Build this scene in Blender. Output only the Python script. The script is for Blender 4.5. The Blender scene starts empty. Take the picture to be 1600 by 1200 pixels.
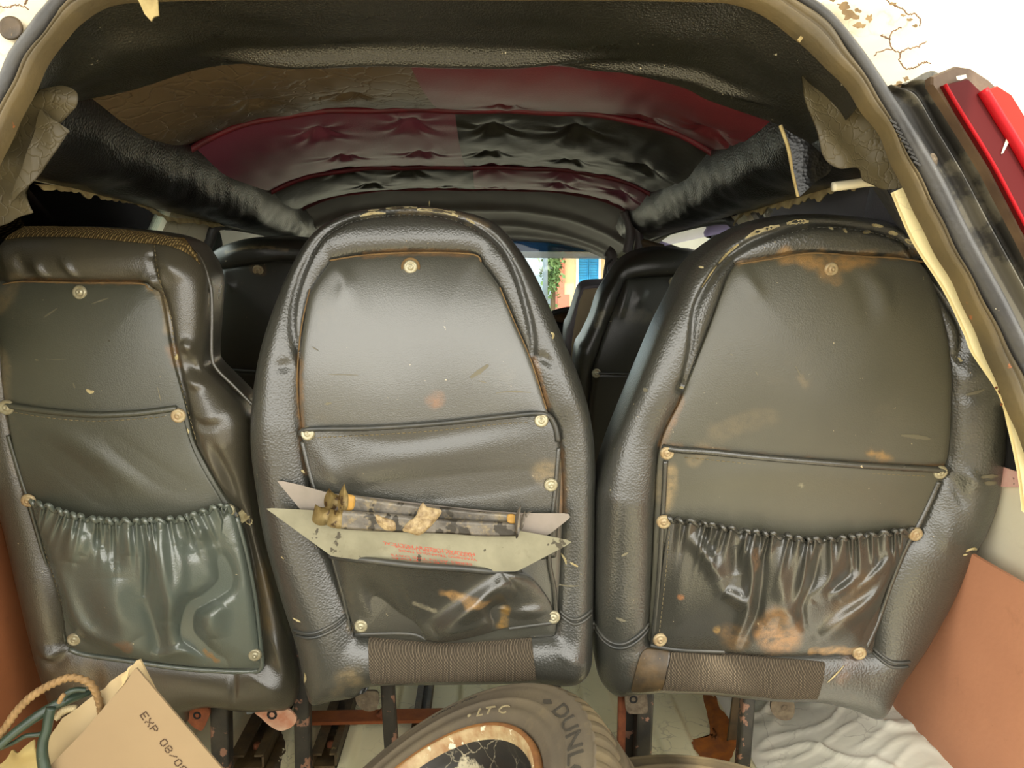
import bpy, math, random
import numpy as np
from mathutils import Vector, Matrix

random.seed(4)
RNG = np.random.default_rng(4)
SC = bpy.context.scene
COL = SC.collection
R_ = math.radians

# ------------------------------------------------------------------ camera, world, light, exposure
CAMZ = 0.85                      # eye height above the load floor (z = 0); the ground outside is at GROUND
GROUND = -0.55
PITCH, YAW, FPX = R_(7.31), R_(2.15), 1200.0
cd = bpy.data.cameras.new('camera')
cam = bpy.data.objects.new('camera', cd)
COL.objects.link(cam)
cd.sensor_fit = 'HORIZONTAL'
cd.sensor_width = 36.0
cd.lens = 36.0 * FPX / 1600.0
cd.clip_start = 0.02
cam.location = (0, 0, CAMZ)
cam.rotation_euler = (math.pi / 2 - PITCH, 0, -YAW)
SC.camera = cam

w = bpy.data.worlds.new('world')
SC.world = w
w.use_nodes = True
bg = w.node_tree.nodes['Background']
bg.inputs[0].default_value = (1.0, 0.97, 0.89, 1)
bg.inputs[1].default_value = 1.0

sd = bpy.data.lights.new('sun', 'SUN')
sun = bpy.data.objects.new('sun', sd)
COL.objects.link(sun)
sd.energy = 1.6
sd.angle = R_(2)
sd.color = (1.0, 0.93, 0.8)
sun.rotation_euler = (R_(28), 0, R_(20))      # high sun from behind the open hatch

SC.view_settings.view_transform = 'Standard'
SC.view_settings.look = 'None'
SC.view_settings.gamma = 1.0
SC.view_settings.use_curve_mapping = False
SC.view_settings.exposure = 2.3
SC.cycles.max_bounces = 8
SC.cycles.use_denoising = True

# ------------------------------------------------------------------ geometry helpers
CAM = np.array([0, 0, CAMZ])
FW = np.array([math.sin(YAW) * math.cos(PITCH), math.cos(YAW) * math.cos(PITCH), -math.sin(PITCH)])
RT = np.array([math.cos(YAW), -math.sin(YAW), 0.0])
UP = np.cross(RT, FW)


def rays(px):
    p = np.atleast_2d(np.asarray(px, float))
    return FW + np.outer((p[:, 0] - 800) / FPX, RT) + np.outer((600 - p[:, 1]) / FPX, UP)


def at_y(px, y):
    d = rays(px)
    return CAM + d * (np.asarray(y, float) / d[:, 1])[:, None]


def at_x(px, x):
    d = rays(px)
    return CAM + d * (x / d[:, 0])[:, None]


def at_z(px, z):
    d = rays(px)
    return CAM + d * ((z - CAMZ) / d[:, 2])[:, None]


class Plane:
    """a real plane: origin, axis across, axis up; its normal looks back at the open hatch"""
    def __init__(s, O, eu, ev):
        s.O = np.array(O, float)
        s.eu = np.array(eu, float) / np.linalg.norm(eu)
        ev = np.array(ev, float)
        ev = ev - s.eu * (ev @ s.eu)
        s.ev = ev / np.linalg.norm(ev)
        s.n = np.cross(s.eu, s.ev)
        m = np.eye(4)
        m[:3, 0], m[:3, 1], m[:3, 2], m[:3, 3] = s.eu, s.ev, s.n, s.O
        s.M = Matrix(m.tolist())

    def uv(s, px):
        d = rays(px)
        t = ((s.O - CAM) @ s.n) / (d @ s.n)
        q = CAM + d * t[:, None] - s.O
        return np.stack([q @ s.eu, q @ s.ev], 1)

    def pt(s, uv, h=0.0):
        uv = np.atleast_2d(uv)
        return s.O + np.outer(uv[:, 0], s.eu) + np.outer(uv[:, 1], s.ev) + np.outer(np.broadcast_to(h, len(uv)), s.n)


def spline(pts, n, closed=False):
    """smooth curve through points, resampled evenly; a doubled point is a corner"""
    p = np.asarray(pts, float)
    k = len(p)
    out = []
    rng = k if closed else k - 1
    tt = np.linspace(0, 1, 24, endpoint=False)[:, None]
    for i in range(rng):
        if closed:
            a, b, c, d = p[(i - 1) % k], p[i], p[(i + 1) % k], p[(i + 2) % k]
        else:
            a, b, c, d = p[max(i - 1, 0)], p[i], p[i + 1], p[min(i + 2, k - 1)]
        if np.allclose(b, c):
            continue
        m1 = (c - a) * 0.5 if not np.allclose(a, b) else (c - b) * 0.5
        m2 = (d - b) * 0.5 if not np.allclose(c, d) else (c - b) * 0.5
        out.append((2 * tt**3 - 3 * tt**2 + 1) * b + (tt**3 - 2 * tt**2 + tt) * m1 + (-2 * tt**3 + 3 * tt**2) * c + (tt**3 - tt**2) * m2)
    q = np.concatenate(out + [p[:1] if closed else p[-1:]])
    L = np.r_[0, np.cumsum(np.linalg.norm(np.diff(q, axis=0), axis=1))]
    s = np.linspace(0, L[-1], n, endpoint=not closed)
    return np.stack([np.interp(s, L, q[:, j]) for j in range(q.shape[1])], 1)


def seg_dist(P, poly, closed=False):
    """distance of points to a polyline, and the place along it (0..1)"""
    A = np.asarray(poly, float)
    B = np.roll(A, -1, 0) if closed else A[1:]
    A = A if closed else A[:-1]
    D = B - A
    L2 = (D**2).sum(1) + 1e-18
    best = np.full(len(P), 1e9)
    par = np.zeros(len(P))
    for i0 in range(0, len(P), 6000):
        Q = P[i0:i0 + 6000]
        t = np.clip(((Q[:, None] - A) * D).sum(2) / L2, 0, 1)
        e = ((Q[:, None] - A - t[:, :, None] * D)**2).sum(2)
        j = e.argmin(1)
        r = np.arange(len(Q))
        best[i0:i0 + 6000] = np.sqrt(e[r, j])
        par[i0:i0 + 6000] = (j + t[r, j]) / len(A)
    return best, par


def inside(P, poly):
    x, y = P[:, 0], P[:, 1]
    c = np.zeros(len(P), bool)
    q = np.roll(poly, -1, 0)
    for (ax, ay), (bx, by) in zip(poly, q):
        if ay == by:
            continue
        c ^= ((ay > y) != (by > y)) & (x < (bx - ax) * (y - ay) / (by - ay) + ax)
    return c


def sstep(x, a, b):
    t = np.clip((x - a) / (b - a), 0, 1)
    return t * t * (3 - 2 * t)


_ph = RNG.uniform(0, 6.28, (64, 2))
_dr = RNG.normal(size=(64, 2))
_dr /= np.linalg.norm(_dr, axis=1)[:, None]


def wav(P, freq, n=9, k0=0):
    """cheap smooth noise in about -1..1"""
    out = np.zeros(len(P))
    for i in range(k0, k0 + n):
        f = freq * (0.6 + 1.1 * ((i * 37) % 11) / 11)
        out += np.sin(P[:, 0] * _dr[i, 0] * f + P[:, 1] * _dr[i, 1] * f + _ph[i, 0])
    return out / math.sqrt(n)


WORLD = {}


def props(o, label=None, cat=None, group=None, kind=None):
    for k, v in (('label', label), ('category', cat), ('group', group), ('kind', kind)):
        if v:
            o[k] = v
    return o


def place(o, parent, M):
    COL.objects.link(o)
    o.matrix_basis = M
    if parent is not None:
        o.parent = parent
        o.matrix_parent_inverse = WORLD[parent.name].inverted()
    WORLD[o.name] = M.copy()
    return o


def empty(name, loc, label=None, cat=None, group=None, kind=None):
    o = bpy.data.objects.new(name, None)
    o.empty_display_size = 0.05
    place(o, None, Matrix.Translation(Vector(loc)))
    return props(o, label, cat, group, kind)


def mesh(name, V, F, mat, smooth=True, stain=None):
    me = bpy.data.meshes.new(name)
    me.from_pydata([tuple(v) for v in np.asarray(V, float).tolist()], [], [tuple(f) for f in F])
    if mat is not None:
        me.materials.append(mat)
    if smooth:
        me.polygons.foreach_set('use_smooth', [True] * len(me.polygons))
    if stain is not None:
        a = me.color_attributes.new('stain', 'FLOAT_COLOR', 'POINT')
        a.data.foreach_set('color', np.asarray(stain, np.float32).ravel())
    me.update()
    return me


def mk(name, V, F, mat, parent=None, M=None, smooth=True, stain=None, **kw):
    o = bpy.data.objects.new(name, mesh(name, V, F, mat, smooth, stain))
    place(o, parent, M if M is not None else Matrix.Identity(4))
    return props(o, **kw)


def grid_faces(nu, nv, off=0, flip=False):
    i = np.arange(nv - 1)[:, None] * nu + np.arange(nu - 1)[None]
    q = np.stack([i, i + 1, i + nu + 1, i + nu], -1).reshape(-1, 4) + off
    if flip:
        q = q[:, ::-1]
    return q.tolist()


def loop_faces(n, k, off=0, flip=False):
    a = np.arange(n)
    b = (a + 1) % n
    q = np.concatenate([np.stack([j * n + a, j * n + b, (j + 1) * n + b, (j + 1) * n + a], -1) for j in range(k - 1)]) + off
    if flip:
        q = q[:, ::-1]
    return q.tolist()


def zipper(Q, off):
    """close the last ring: triangles between its two flanks, top to bottom"""
    n = len(Q)
    if np.ptp(Q[:, 1]) < np.ptp(Q[:, 0]):
        Q = Q[:, ::-1]
    it, ib = int(Q[:, 1].argmax()), int(Q[:, 1].argmin())
    A, B = [it], [it]
    while A[-1] != ib:
        A.append((A[-1] + 1) % n)
    while B[-1] != ib:
        B.append((B[-1] - 1) % n)
    i = j = 0
    F = []
    while i < len(A) - 1 or j < len(B) - 1:
        if j >= len(B) - 1 or (i < len(A) - 1 and Q[A[i + 1], 1] >= Q[B[j + 1], 1]):
            f = [A[i], A[i + 1], B[j]]
            i += 1
        else:
            f = [A[i], B[j + 1], B[j]]
            j += 1
        if len(set(f)) == 3:
            F.append([q + off for q in f])
    return F


def tube(P, r, k=8, caps=True):
    P = np.asarray(P, float)
    n = len(P)
    r = np.broadcast_to(np.asarray(r, float), n)
    T = np.gradient(P, axis=0)
    T /= np.linalg.norm(T, axis=1)[:, None] + 1e-12
    a = np.array([0, 0, 1.0]) if abs(T[0, 2]) < 0.8 else np.array([1.0, 0, 0])
    N = np.cross(T[0], a)
    N /= np.linalg.norm(N)
    V = []
    th = np.linspace(0, 2 * math.pi, k, endpoint=False)
    for i in range(n):
        N = N - T[i] * (N @ T[i])
        N /= np.linalg.norm(N) + 1e-12
        B = np.cross(T[i], N)
        V.append(P[i] + r[i] * (np.cos(th)[:, None] * N + np.sin(th)[:, None] * B))
    V = np.concatenate(V)
    F = loop_faces(k, n)
    if caps:
        F.append(list(range(k))[::-1])
        F.append(list(range((n - 1) * k, n * k)))
    return V, F


def join(parts):
    V, F, o = [], [], 0
    for v, f in parts:
        V.append(np.asarray(v, float))
        F += [[i + o for i in q] for q in f]
        o += len(v)
    return np.concatenate(V), F


def box(c, s, R=None):
    c, s = np.array(c, float), np.array(s, float) / 2
    V = np.array([[x, y, z] for x in (-1, 1) for y in (-1, 1) for z in (-1, 1)]) * s
    if R is not None:
        V = V @ np.array(R).T
    F = [[0, 1, 3, 2], [4, 6, 7, 5], [0, 4, 5, 1], [2, 3, 7, 6], [0, 2, 6, 4], [1, 5, 7, 3]]
    return V + c, F


def rbox(c, s, b):
    """box with chamfered edges"""
    c, s = np.array(c, float), np.array(s, float) / 2
    b = min(b, min(s) * 0.9)
    import bmesh
    bm = bmesh.new()
    bmesh.ops.create_cube(bm, size=1)
    for v in bm.verts:
        v.co = Vector(np.array(v.co) * s * 2 + c)
    bmesh.ops.bevel(bm, geom=bm.edges[:], offset=b, segments=3, affect='EDGES', profile=0.5)
    V = [tuple(v.co) for v in bm.verts]
    bm.verts.index_update()
    F = [[v.index for v in f.verts] for f in bm.faces]
    bm.free()
    return np.array(V), F


def lathe(prof, n, ax=2):
    p = np.asarray(prof, float)
    th = np.linspace(0, 2 * math.pi, n, endpoint=False)
    V = np.concatenate([np.stack([r * np.cos(th), r * np.sin(th), np.full(n, h)], 1) for r, h in p])
    return V, loop_faces(n, len(p))


def slab(P, d):
    """solid from a planar 3D polygon pushed by vector d"""
    P = np.asarray(P, float)
    n = len(P)
    V = np.concatenate([P, P + d])
    F = [list(range(n)), list(range(2 * n - 1, n - 1, -1))] + [[i, i + n, (i + 1) % n + n, (i + 1) % n] for i in range(n)]
    return V, F


# ------------------------------------------------------------------ materials
def lin(r, g, b):
    f = lambda c: (c / 255 / 12.92) if c <= 10 else ((c / 255 + 0.055) / 1.055)**2.4
    return (f(r), f(g), f(b), 1)


def mat(name, c1, c2=None, rough=0.5, scale=6.0, bump=0.0, bscale=200.0, btype='noise', metal=0.0, spec=0.5,
        stain=False, speck=None, speckcol=(190, 175, 140), spscale=90.0, dust=None, dustcol=(140, 120, 85),
        stretch=None, rvar=0.0, coat=0.0, bdist=0.002):
    """procedural surface: two tones in noise, fine relief, specks, dust and a hand-painted wear mask"""
    m = bpy.data.materials.new(name)
    m.use_nodes = True
    N, L = m.node_tree.nodes, m.node_tree.links
    b = N['Principled BSDF']
    tc = N.new('ShaderNodeTexCoord')
    mp = N.new('ShaderNodeMapping')
    L.new(tc.outputs['Object'], mp.inputs[0])
    if stretch:
        mp.inputs['Scale'].default_value = stretch
    co = mp.outputs[0]

    def noise(s, det=4, rgh=0.55, vec=None):
        n = N.new('ShaderNodeTexNoise')
        n.inputs['Scale'].default_value = s
        n.inputs['Detail'].default_value = det
        n.inputs['Roughness'].default_value = rgh
        L.new(vec or co, n.inputs['Vector'])
        return n.outputs[0]

    def ramp(src, a, bb):
        r = N.new('ShaderNodeMapRange')
        r.inputs[1].default_value, r.inputs[2].default_value = a, bb
        L.new(src, r.inputs[0])
        return r.outputs[0]

    def mix(fac, a, bb):
        x = N.new('ShaderNodeMix')
        x.data_type = 'RGBA'
        if isinstance(fac, float):
            x.inputs[0].default_value = fac
        else:
            L.new(fac, x.inputs[0])
        for k, v in ((6, a), (7, bb)):
            if isinstance(v, tuple):
                x.inputs[k].default_value = v
            else:
                L.new(v, x.inputs[k])
        return x.outputs[2]

    cur = mix(ramp(noise(scale), 0.35, 0.65), lin(*c1), lin(*(c2 or c1)))
    if dust:
        cur = mix(ramp(noise(scale * 2.3, 6, 0.7), 1 - dust, 1 - dust + 0.35), cur, lin(*dustcol))
    if stain:
        at = N.new('ShaderNodeVertexColor')
        at.layer_name = 'stain'
        mm = N.new('ShaderNodeMath')
        mm.operation = 'MULTIPLY'
        L.new(at.outputs[1], mm.inputs[0])
        L.new(ramp(noise(60, 5, 0.7), 0.25, 0.6), mm.inputs[1])
        cur = mix(mm.outputs[0], cur, at.outputs[0])
    if speck:
        cur = mix(ramp(noise(spscale, 3, 0.6), 1 - speck, 1 - speck + 0.03), cur, lin(*speckcol))
    L.new(cur, b.inputs['Base Color'])
    b.inputs['Roughness'].default_value = rough
    if rvar:
        rr = N.new('ShaderNodeMapRange')
        rr.inputs[3].default_value, rr.inputs[4].default_value = rough - rvar, rough + rvar
        L.new(noise(scale * 1.7, 5), rr.inputs[0])
        L.new(rr.outputs[0], b.inputs['Roughness'])
    b.inputs['Metallic'].default_value = metal
    b.inputs['Specular IOR Level'].default_value = spec
    b.inputs['Coat Weight'].default_value = coat
    b.inputs['Coat Roughness'].default_value = 0.24
    if bump:
        bp = N.new('ShaderNodeBump')
        bp.inputs['Strength'].default_value = bump
        bp.inputs['Distance'].default_value = bdist
        if btype == 'noise':
            src = noise(bscale, 3)
        elif btype == 'grain':
            v = N.new('ShaderNodeTexVoronoi')
            v.inputs['Scale'].default_value = bscale
            L.new(co, v.inputs['Vector'])
            src = v.outputs[0]
        elif btype == 'crack':
            v = N.new('ShaderNodeTexVoronoi')
            v.feature = 'DISTANCE_TO_EDGE'
            v.inputs['Scale'].default_value = bscale
            wv = N.new('ShaderNodeVectorMath')
            wv.operation = 'ADD'
            n2 = N.new('ShaderNodeTexNoise')
            n2.inputs['Scale'].default_value = bscale * 0.9
            L.new(co, n2.inputs['Vector'])
            sc = N.new('ShaderNodeVectorMath')
            sc.operation = 'SCALE'
            sc.inputs['Scale'].default_value = 1.4 / bscale
            L.new(n2.outputs[1], sc.inputs[0])
            L.new(co, wv.inputs[0])
            L.new(sc.outputs[0], wv.inputs[1])
            L.new(wv.outputs[0], v.inputs['Vector'])
            src = ramp(v.outputs[0], 0.0, 0.08)
        elif btype == 'weave':
            def wave(dirn):
                wv = N.new('ShaderNodeTexWave')
                wv.bands_direction = dirn
                wv.inputs['Scale'].default_value = bscale
                wv.inputs['Distortion'].default_value = 1.2
                wv.inputs['Detail Scale'].default_value = 3
                L.new(co, wv.inputs['Vector'])
                return wv.outputs['Fac']
            mm = N.new('ShaderNodeMath')
            mm.operation = 'MULTIPLY'
            L.new(wave('X'), mm.inputs[0])
            L.new(wave('DIAGONAL'), mm.inputs[1])
            src = mm.outputs[0]
            cur2 = mix(src, lin(*[int(v * 0.55) for v in c1]), lin(*(c2 or c1)))
            L.new(cur2, b.inputs['Base Color'])
        L.new(src, bp.inputs['Height'])
        L.new(bp.outputs[0], b.inputs['Normal'])
    return m


def vinyl(name, c1, c2, rough=0.36, dust=0.40, speck=0.26, **kw):
    k = dict(rough=rough, scale=5, bump=0.35, bscale=520, btype='grain', stain=True, speck=speck, spscale=120, dust=dust,
             dustcol=(84, 79, 63), rvar=0.07, spec=0.7, bdist=0.0006)
    k.update(kw)
    return mat(name, c1, c2, **k)


M_GREY = vinyl('vinyl_grey', (62, 62, 55), (70, 70, 62), rough=0.30, spec=0.8, coat=0.7)
M_GREYROLL = vinyl('vinyl_grey_roll', (52, 52, 47), (58, 58, 52), rough=0.31, spec=1.0, bump=0.6, bscale=330)
M_OLIVE = vinyl('vinyl_olive', (68, 67, 55), (76, 74, 61), rough=0.38)
M_OLIVEROLL = vinyl('vinyl_olive_roll', (52, 52, 47), (58, 58, 51), rough=0.31, spec=1.0, bump=0.6, bscale=330)
M_GREEN = vinyl('vinyl_green_grey', (60, 61, 51), (67, 68, 56), rough=0.40)
M_GREENROLL = vinyl('vinyl_brown_roll', (60, 57, 47), (68, 64, 52), rough=0.30, spec=0.9)
M_TEAL = vinyl('vinyl_teal', (80, 87, 79), (90, 96, 86), rough=0.22, spec=0.9, dust=0.33)
M_POCKET = vinyl('vinyl_pocket', (52, 52, 46), (60, 59, 52), rough=0.25, spec=0.9)
M_BLACKSEAT = vinyl('vinyl_black', (40, 40, 33), (48, 46, 38), rough=0.36)
M_STITCH = mat('thread', (120, 108, 78), rough=0.8)
M_PIPING = mat('piping', (50, 52, 50), (70, 68, 60), rough=0.32, scale=20)
M_WEAVE = mat('brown_weave', (112, 100, 84), (124, 112, 94), rough=0.95, bump=0.6, bscale=150, btype='weave', spec=0.1)
M_TANWEAVE = mat('tan_weave', (130, 108, 66), (165, 140, 90), rough=0.95, bump=0.8, bscale=95, btype='weave', spec=0.1)
M_RIVET = mat('rivet_nickel', (170, 165, 140), (150, 142, 114), rough=0.3, metal=0.35, scale=120)
M_RUSTRIVET = mat('rivet_rusty', (150, 126, 92), (168, 154, 120), rough=0.45, metal=0.3, scale=160)
M_WORN = mat('bare_backing', (190, 178, 135), (150, 135, 95), rough=0.9, scale=90)
M_RUSTEDGE = mat('rust_edge', (96, 74, 44), (118, 94, 58), rough=0.9, scale=50)
M_MAROON = mat('maroon_vinyl', (104, 37, 44), (92, 37, 46), rough=0.34, spec=0.35, scale=5, bump=0.2, bscale=420, dust=0.36, dustcol=(120, 84, 52),
               speck=0.25, spscale=70, rvar=0.06)
M_MAROONSHEEN = mat('maroon_lilac_sheen', (142, 72, 92), (130, 70, 88), rough=0.34, spec=0.35, scale=5, bump=0.2, bscale=420, rvar=0.06)  # maroon vinyl with the lilac window reflection mixed into its base colour
M_BROWNLINER = mat('brown_cracked_vinyl', (78, 66, 50), (90, 76, 56), rough=0.42, scale=7, bump=0.5, bscale=26, btype='crack',
                   speck=0.26, spscale=60, speckcol=(120, 105, 75))
M_BLACKLINER = mat('black_wrinkled_vinyl', (38, 36, 32), (48, 45, 38), rough=0.36, scale=9, bump=0.3, bscale=60)
M_FRONTLINER = mat('dark_liner', (88, 78, 74), (78, 70, 66), rough=0.5, scale=4)
M_BLACKPAD = mat('black_padding', (15, 15, 15), (21, 21, 21), rough=0.33, scale=14, bump=0.3, bscale=240, btype='grain', speck=0.24,
                 spscale=150, rvar=0.08)
M_HEADER = mat('black_header_vinyl', (26, 25, 19), (33, 32, 24), rough=0.30, spec=0.8, scale=5, bump=0.3, bscale=420, btype='grain', speck=0.28,
               spscale=110, speckcol=(175, 168, 140), rvar=0.08)
M_REDPIPE = mat('red_piping', (118, 28, 40), (90, 26, 34), rough=0.5, scale=20)
M_FLAP = mat('torn_tan_vinyl', (86, 77, 51), (72, 64, 43), rough=0.5, scale=12, bump=0.35, bscale=70, btype='crack')
M_TORN = mat('torn_backing', (150, 130, 85), (190, 172, 120), rough=0.9, scale=40, bump=0.5, bscale=90)
M_SEALLIP = mat('brown_rubber', (100, 86, 55), (80, 70, 47), rough=0.55, scale=14, bump=0.4, bscale=120, speck=0.3, speckcol=(150, 90, 50), spscale=40)
M_RUBBER = mat('black_rubber', (54, 54, 54), (70, 69, 66), rough=0.42, scale=18, bump=0.3, bscale=160, speck=0.27, spscale=140, speckcol=(190, 185, 165))


def paint(name, c1, c2, crack, cs=16, patch=0.0, patchcol=(110, 85, 55), rough=0.45):
    """old paint: cracked along cell edges, flaked patches showing what is underneath"""
    m = mat(name, c1, c2, rough=rough, scale=4, bump=0.25, bscale=40)
    N, L = m.node_tree.nodes, m.node_tree.links
    b = N['Principled BSDF']
    src = b.inputs['Base Color'].links[0].from_socket
    tc = N.new('ShaderNodeTexCoord')
    n2 = N.new('ShaderNodeTexNoise')
    n2.inputs['Scale'].default_value = cs * 0.8
    n2.inputs['Detail'].default_value = 5
    L.new(tc.outputs['Object'], n2.inputs['Vector'])
    sc = N.new('ShaderNodeVectorMath')
    sc.operation = 'SCALE'
    sc.inputs['Scale'].default_value = 1.5 / cs
    L.new(n2.outputs[1], sc.inputs[0])
    ad = N.new('ShaderNodeVectorMath')
    L.new(tc.outputs['Object'], ad.inputs[0])
    L.new(sc.outputs[0], ad.inputs[1])
    v = N.new('ShaderNodeTexVoronoi')
    v.feature = 'DISTANCE_TO_EDGE'
    v.inputs['Scale'].default_value = cs
    L.new(ad.outputs[0], v.inputs['Vector'])
    r = N.new('ShaderNodeMapRange')
    r.inputs[1].default_value, r.inputs[2].default_value = 0.0, 0.03
    r.inputs[3].default_value, r.inputs[4].default_value = crack, 0.0
    L.new(v.outputs[0], r.inputs[0])
    n3 = N.new('ShaderNodeTexNoise')
    n3.inputs['Scale'].default_value = cs * 0.28
    n3.inputs['Detail'].default_value = 7
    n3.inputs['Roughness'].default_value = 0.62
    L.new(tc.outputs['Object'], n3.inputs['Vector'])
    r3 = N.new('ShaderNodeMapRange')
    r3.inputs[1].default_value, r3.inputs[2].default_value = 1 - patch, 1 - patch + 0.03
    L.new(n3.outputs[0], r3.inputs[0])
    r4 = N.new('ShaderNodeMapRange')                 # cracks only in some places
    r4.inputs[1].default_value, r4.inputs[2].default_value = 0.45, 0.62
    L.new(n3.outputs[0], r4.inputs[0])
    mu = N.new('ShaderNodeMath')
    mu.operation = 'MULTIPLY'
    L.new(r.outputs[0], mu.inputs[0])
    L.new(r4.outputs[0], mu.inputs[1])
    mx = N.new('ShaderNodeMath')
    mx.operation = 'MAXIMUM'
    L.new(mu.outputs[0], mx.inputs[0])
    L.new(r3.outputs[0], mx.inputs[1])
    mm = N.new('ShaderNodeMix')
    mm.data_type = 'RGBA'
    L.new(mx.outputs[0], mm.inputs[0])
    L.new(src, mm.inputs[6])
    mm.inputs[7].default_value = lin(*patchcol)
    L.new(mm.outputs[2], b.inputs['Base Color'])
    return m


M_JAMB = paint('jamb_white', (226, 216, 188), (216, 204, 170), 0.9, 19, 0.325, (92, 74, 52))
M_CREAM = paint('cream_strip', (240, 228, 178), (236, 220, 164), 0.3, 34, 0.3, (150, 100, 60))
M_BODYWHITE = paint('body_white', (225, 220, 196), (214, 206, 178), 0.3, 9, 0.3, (130, 112, 84))
M_CHANNEL = paint('flaking_black', (86, 82, 68), (76, 72, 60), 0.9, 15, 0.49, (34, 32, 26), rough=0.5)
M_CRUMPLE = paint('crumpled_white', (238, 236, 222), (230, 226, 206), 0.5, 17, 0.3, (120, 104, 74), rough=0.55)
M_FLOOR = paint('floor_yellow', (242, 234, 194), (234, 224, 178), 0.55, 24, 0.34, (96, 74, 38), rough=0.5)
M_BOARDL = mat('hardboard_dark', (150, 92, 56), (134, 80, 48), rough=0.6, scale=5, bump=0.2, bscale=90, dust=0.4, dustcol=(84, 52, 30))
M_BOARDR = mat('hardboard_tan', (186, 130, 98), (174, 120, 90), rough=0.6, scale=5, bump=0.2, bscale=90, dust=0.38, dustcol=(120, 74, 46), speck=0.27, speckcol=(100, 58, 34), spscale=50)
M_STEELBLK = mat('chipped_black_steel', (36, 36, 34), (58, 54, 46), rough=0.45, scale=24, speck=0.4, speckcol=(140, 104, 84), spscale=42, bump=0.4, bscale=90)
M_RAIL = mat('grimy_rail', (88, 70, 42), (54, 44, 28), rough=0.5, scale=30, bump=0.5, bscale=80, speck=0.34, speckcol=(120, 98, 56), spscale=60)
M_RUSTBAR = mat('rust_orange_steel', (150, 84, 34), (126, 66, 28), rough=0.75, scale=30, bump=0.4, bscale=140, speck=0.3, speckcol=(70, 40, 22), spscale=60)
M_RUST = mat('rust', (140, 82, 50), (112, 62, 38), rough=0.9, scale=60, bump=0.8, bscale=140)
M_RUSTPATCH = mat('rust_patch', (176, 104, 34), (140, 84, 40), rough=0.9, scale=40, bump=0.6, bscale=120)
M_TAB = mat('grimy_tab', (112, 100, 80), (86, 74, 58), rough=0.7, scale=90, bump=0.6, bscale=160, metal=0.2)
M_PINKTAB = mat('primer_tab', (206, 176, 150), (176, 118, 88), rough=0.7, scale=30, bump=0.4, bscale=120)
M_BLUECLOTH = mat('blue_grey_trim', (120, 128, 134), (96, 104, 108), rough=0.5, scale=30)
M_TYRE = mat('dusty_tyre', (100, 90, 72), (84, 76, 64), rough=0.75, scale=9, bump=0.25, bscale=160, dust=0.45, dustcol=(122, 108, 80), spec=0.3)
M_TYRETREAD = mat('dusty_tread', (98, 86, 62), (72, 64, 50), rough=0.8, scale=14, bump=0.3, bscale=120, spec=0.25)
M_TYRETEXT = mat('tyre_letters', (62, 57, 46), (54, 49, 40), rough=0.7, scale=30)
M_TYREPALE = mat('tyre_pale_letters', (150, 138, 104), (130, 118, 90), rough=0.8, scale=60)
M_RIM = paint('rim_black_white', (38, 37, 34), (46, 44, 40), 0.9, 34, 0.40, (190, 180, 150), rough=0.35)
M_RIMEDGE = mat('rim_flange', (176, 158, 118), (140, 104, 66), rough=0.6, scale=34, bump=0.6, bscale=120, speck=0.4, speckcol=(206, 198, 170), spscale=50)
M_RUSTLIP = mat('rim_rust', (140, 96, 46), (112, 72, 36), rough=0.8, scale=40)
M_PLATE = mat('warning_plate', (134, 130, 106), (112, 108, 86), rough=0.48, scale=16, bump=0.3, bscale=36, btype='noise', metal=0.25, dust=0.42,
              dustcol=(88, 80, 56), speck=0.36, speckcol=(64, 58, 42), spscale=45)
M_PLATEPINK = mat('warning_plate_plain', (140, 130, 120), (124, 116, 104), rough=0.4, scale=20, metal=0.25)
M_STAND = mat('dirty_metal_stand', (112, 106, 96), (70, 66, 60), rough=0.4, scale=26, metal=0.45, bump=0.4, bscale=90, dust=0.5,
              dustcol=(158, 138, 92), speck=0.42, speckcol=(52, 48, 40), spscale=30)
M_GLUE = mat('dried_glue', (168, 148, 108), (116, 94, 60), rough=0.5, scale=120, bump=0.8, bscale=160)
M_REDINK = mat('red_ink', (176, 56, 40), (186, 84, 62), rough=0.7, scale=200)
M_CARD = mat('cardboard', (140, 121, 92), (130, 111, 84), rough=0.85, scale=3, bump=0.15, bscale=30, stretch=(1, 6, 1), spec=0.2)
M_CARDIN = mat('cardboard_inner', (176, 156, 120), (166, 146, 104), rough=0.9, scale=5, spec=0.2)
M_PAPER = mat('yellow_paper', (160, 142, 90), (140, 122, 76), rough=0.9, scale=12, bump=0.5, bscale=40)
M_INK = mat('printed_ink', (66, 46, 28), (60, 42, 26), rough=0.9)
M_ROPE = mat('tan_rope', (138, 110, 70), (118, 92, 56), rough=0.8, scale=60, bump=0.6, bscale=200)
M_HOSE = mat('dark_green_hose', (34, 48, 38), (46, 60, 48), rough=0.36, scale=30, speck=0.3, speckcol=(120, 116, 84), spscale=90)
M_WIRE = mat('pale_wire', (196, 180, 140), (160, 140, 104), rough=0.6, scale=60)
M_LAMPBODY = mat('lamp_housing', (70, 52, 38), (96, 76, 54), rough=0.6, scale=22, bump=0.4, bscale=80)
M_ADHES = mat('flaked_white', (226, 216, 190), rough=0.8)
M_BLACK = mat('hole_shade_black', (14, 13, 11), (20, 18, 15), rough=0.8)  # black colour stands in for shade inside the recess and bolt holes
M_PINK = mat('pink_primer', (206, 150, 140), (214, 176, 160), rough=0.6, scale=30, speck=0.45, speckcol=(28, 26, 22), spscale=40)
M_DRIVER = mat('driver_fabric', (160, 142, 112), (146, 130, 104), rough=0.8, scale=8)
M_DRIVERSIDE = mat('driver_bolster', (100, 94, 98), (108, 102, 104), rough=0.5, scale=8)
M_DASH = mat('dash', (64, 46, 32), (90, 66, 44), rough=0.9, scale=40, bump=0.7, bscale=90)
M_WHEELRIM = mat('steering_black', (22, 22, 22), rough=0.4)
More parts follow.
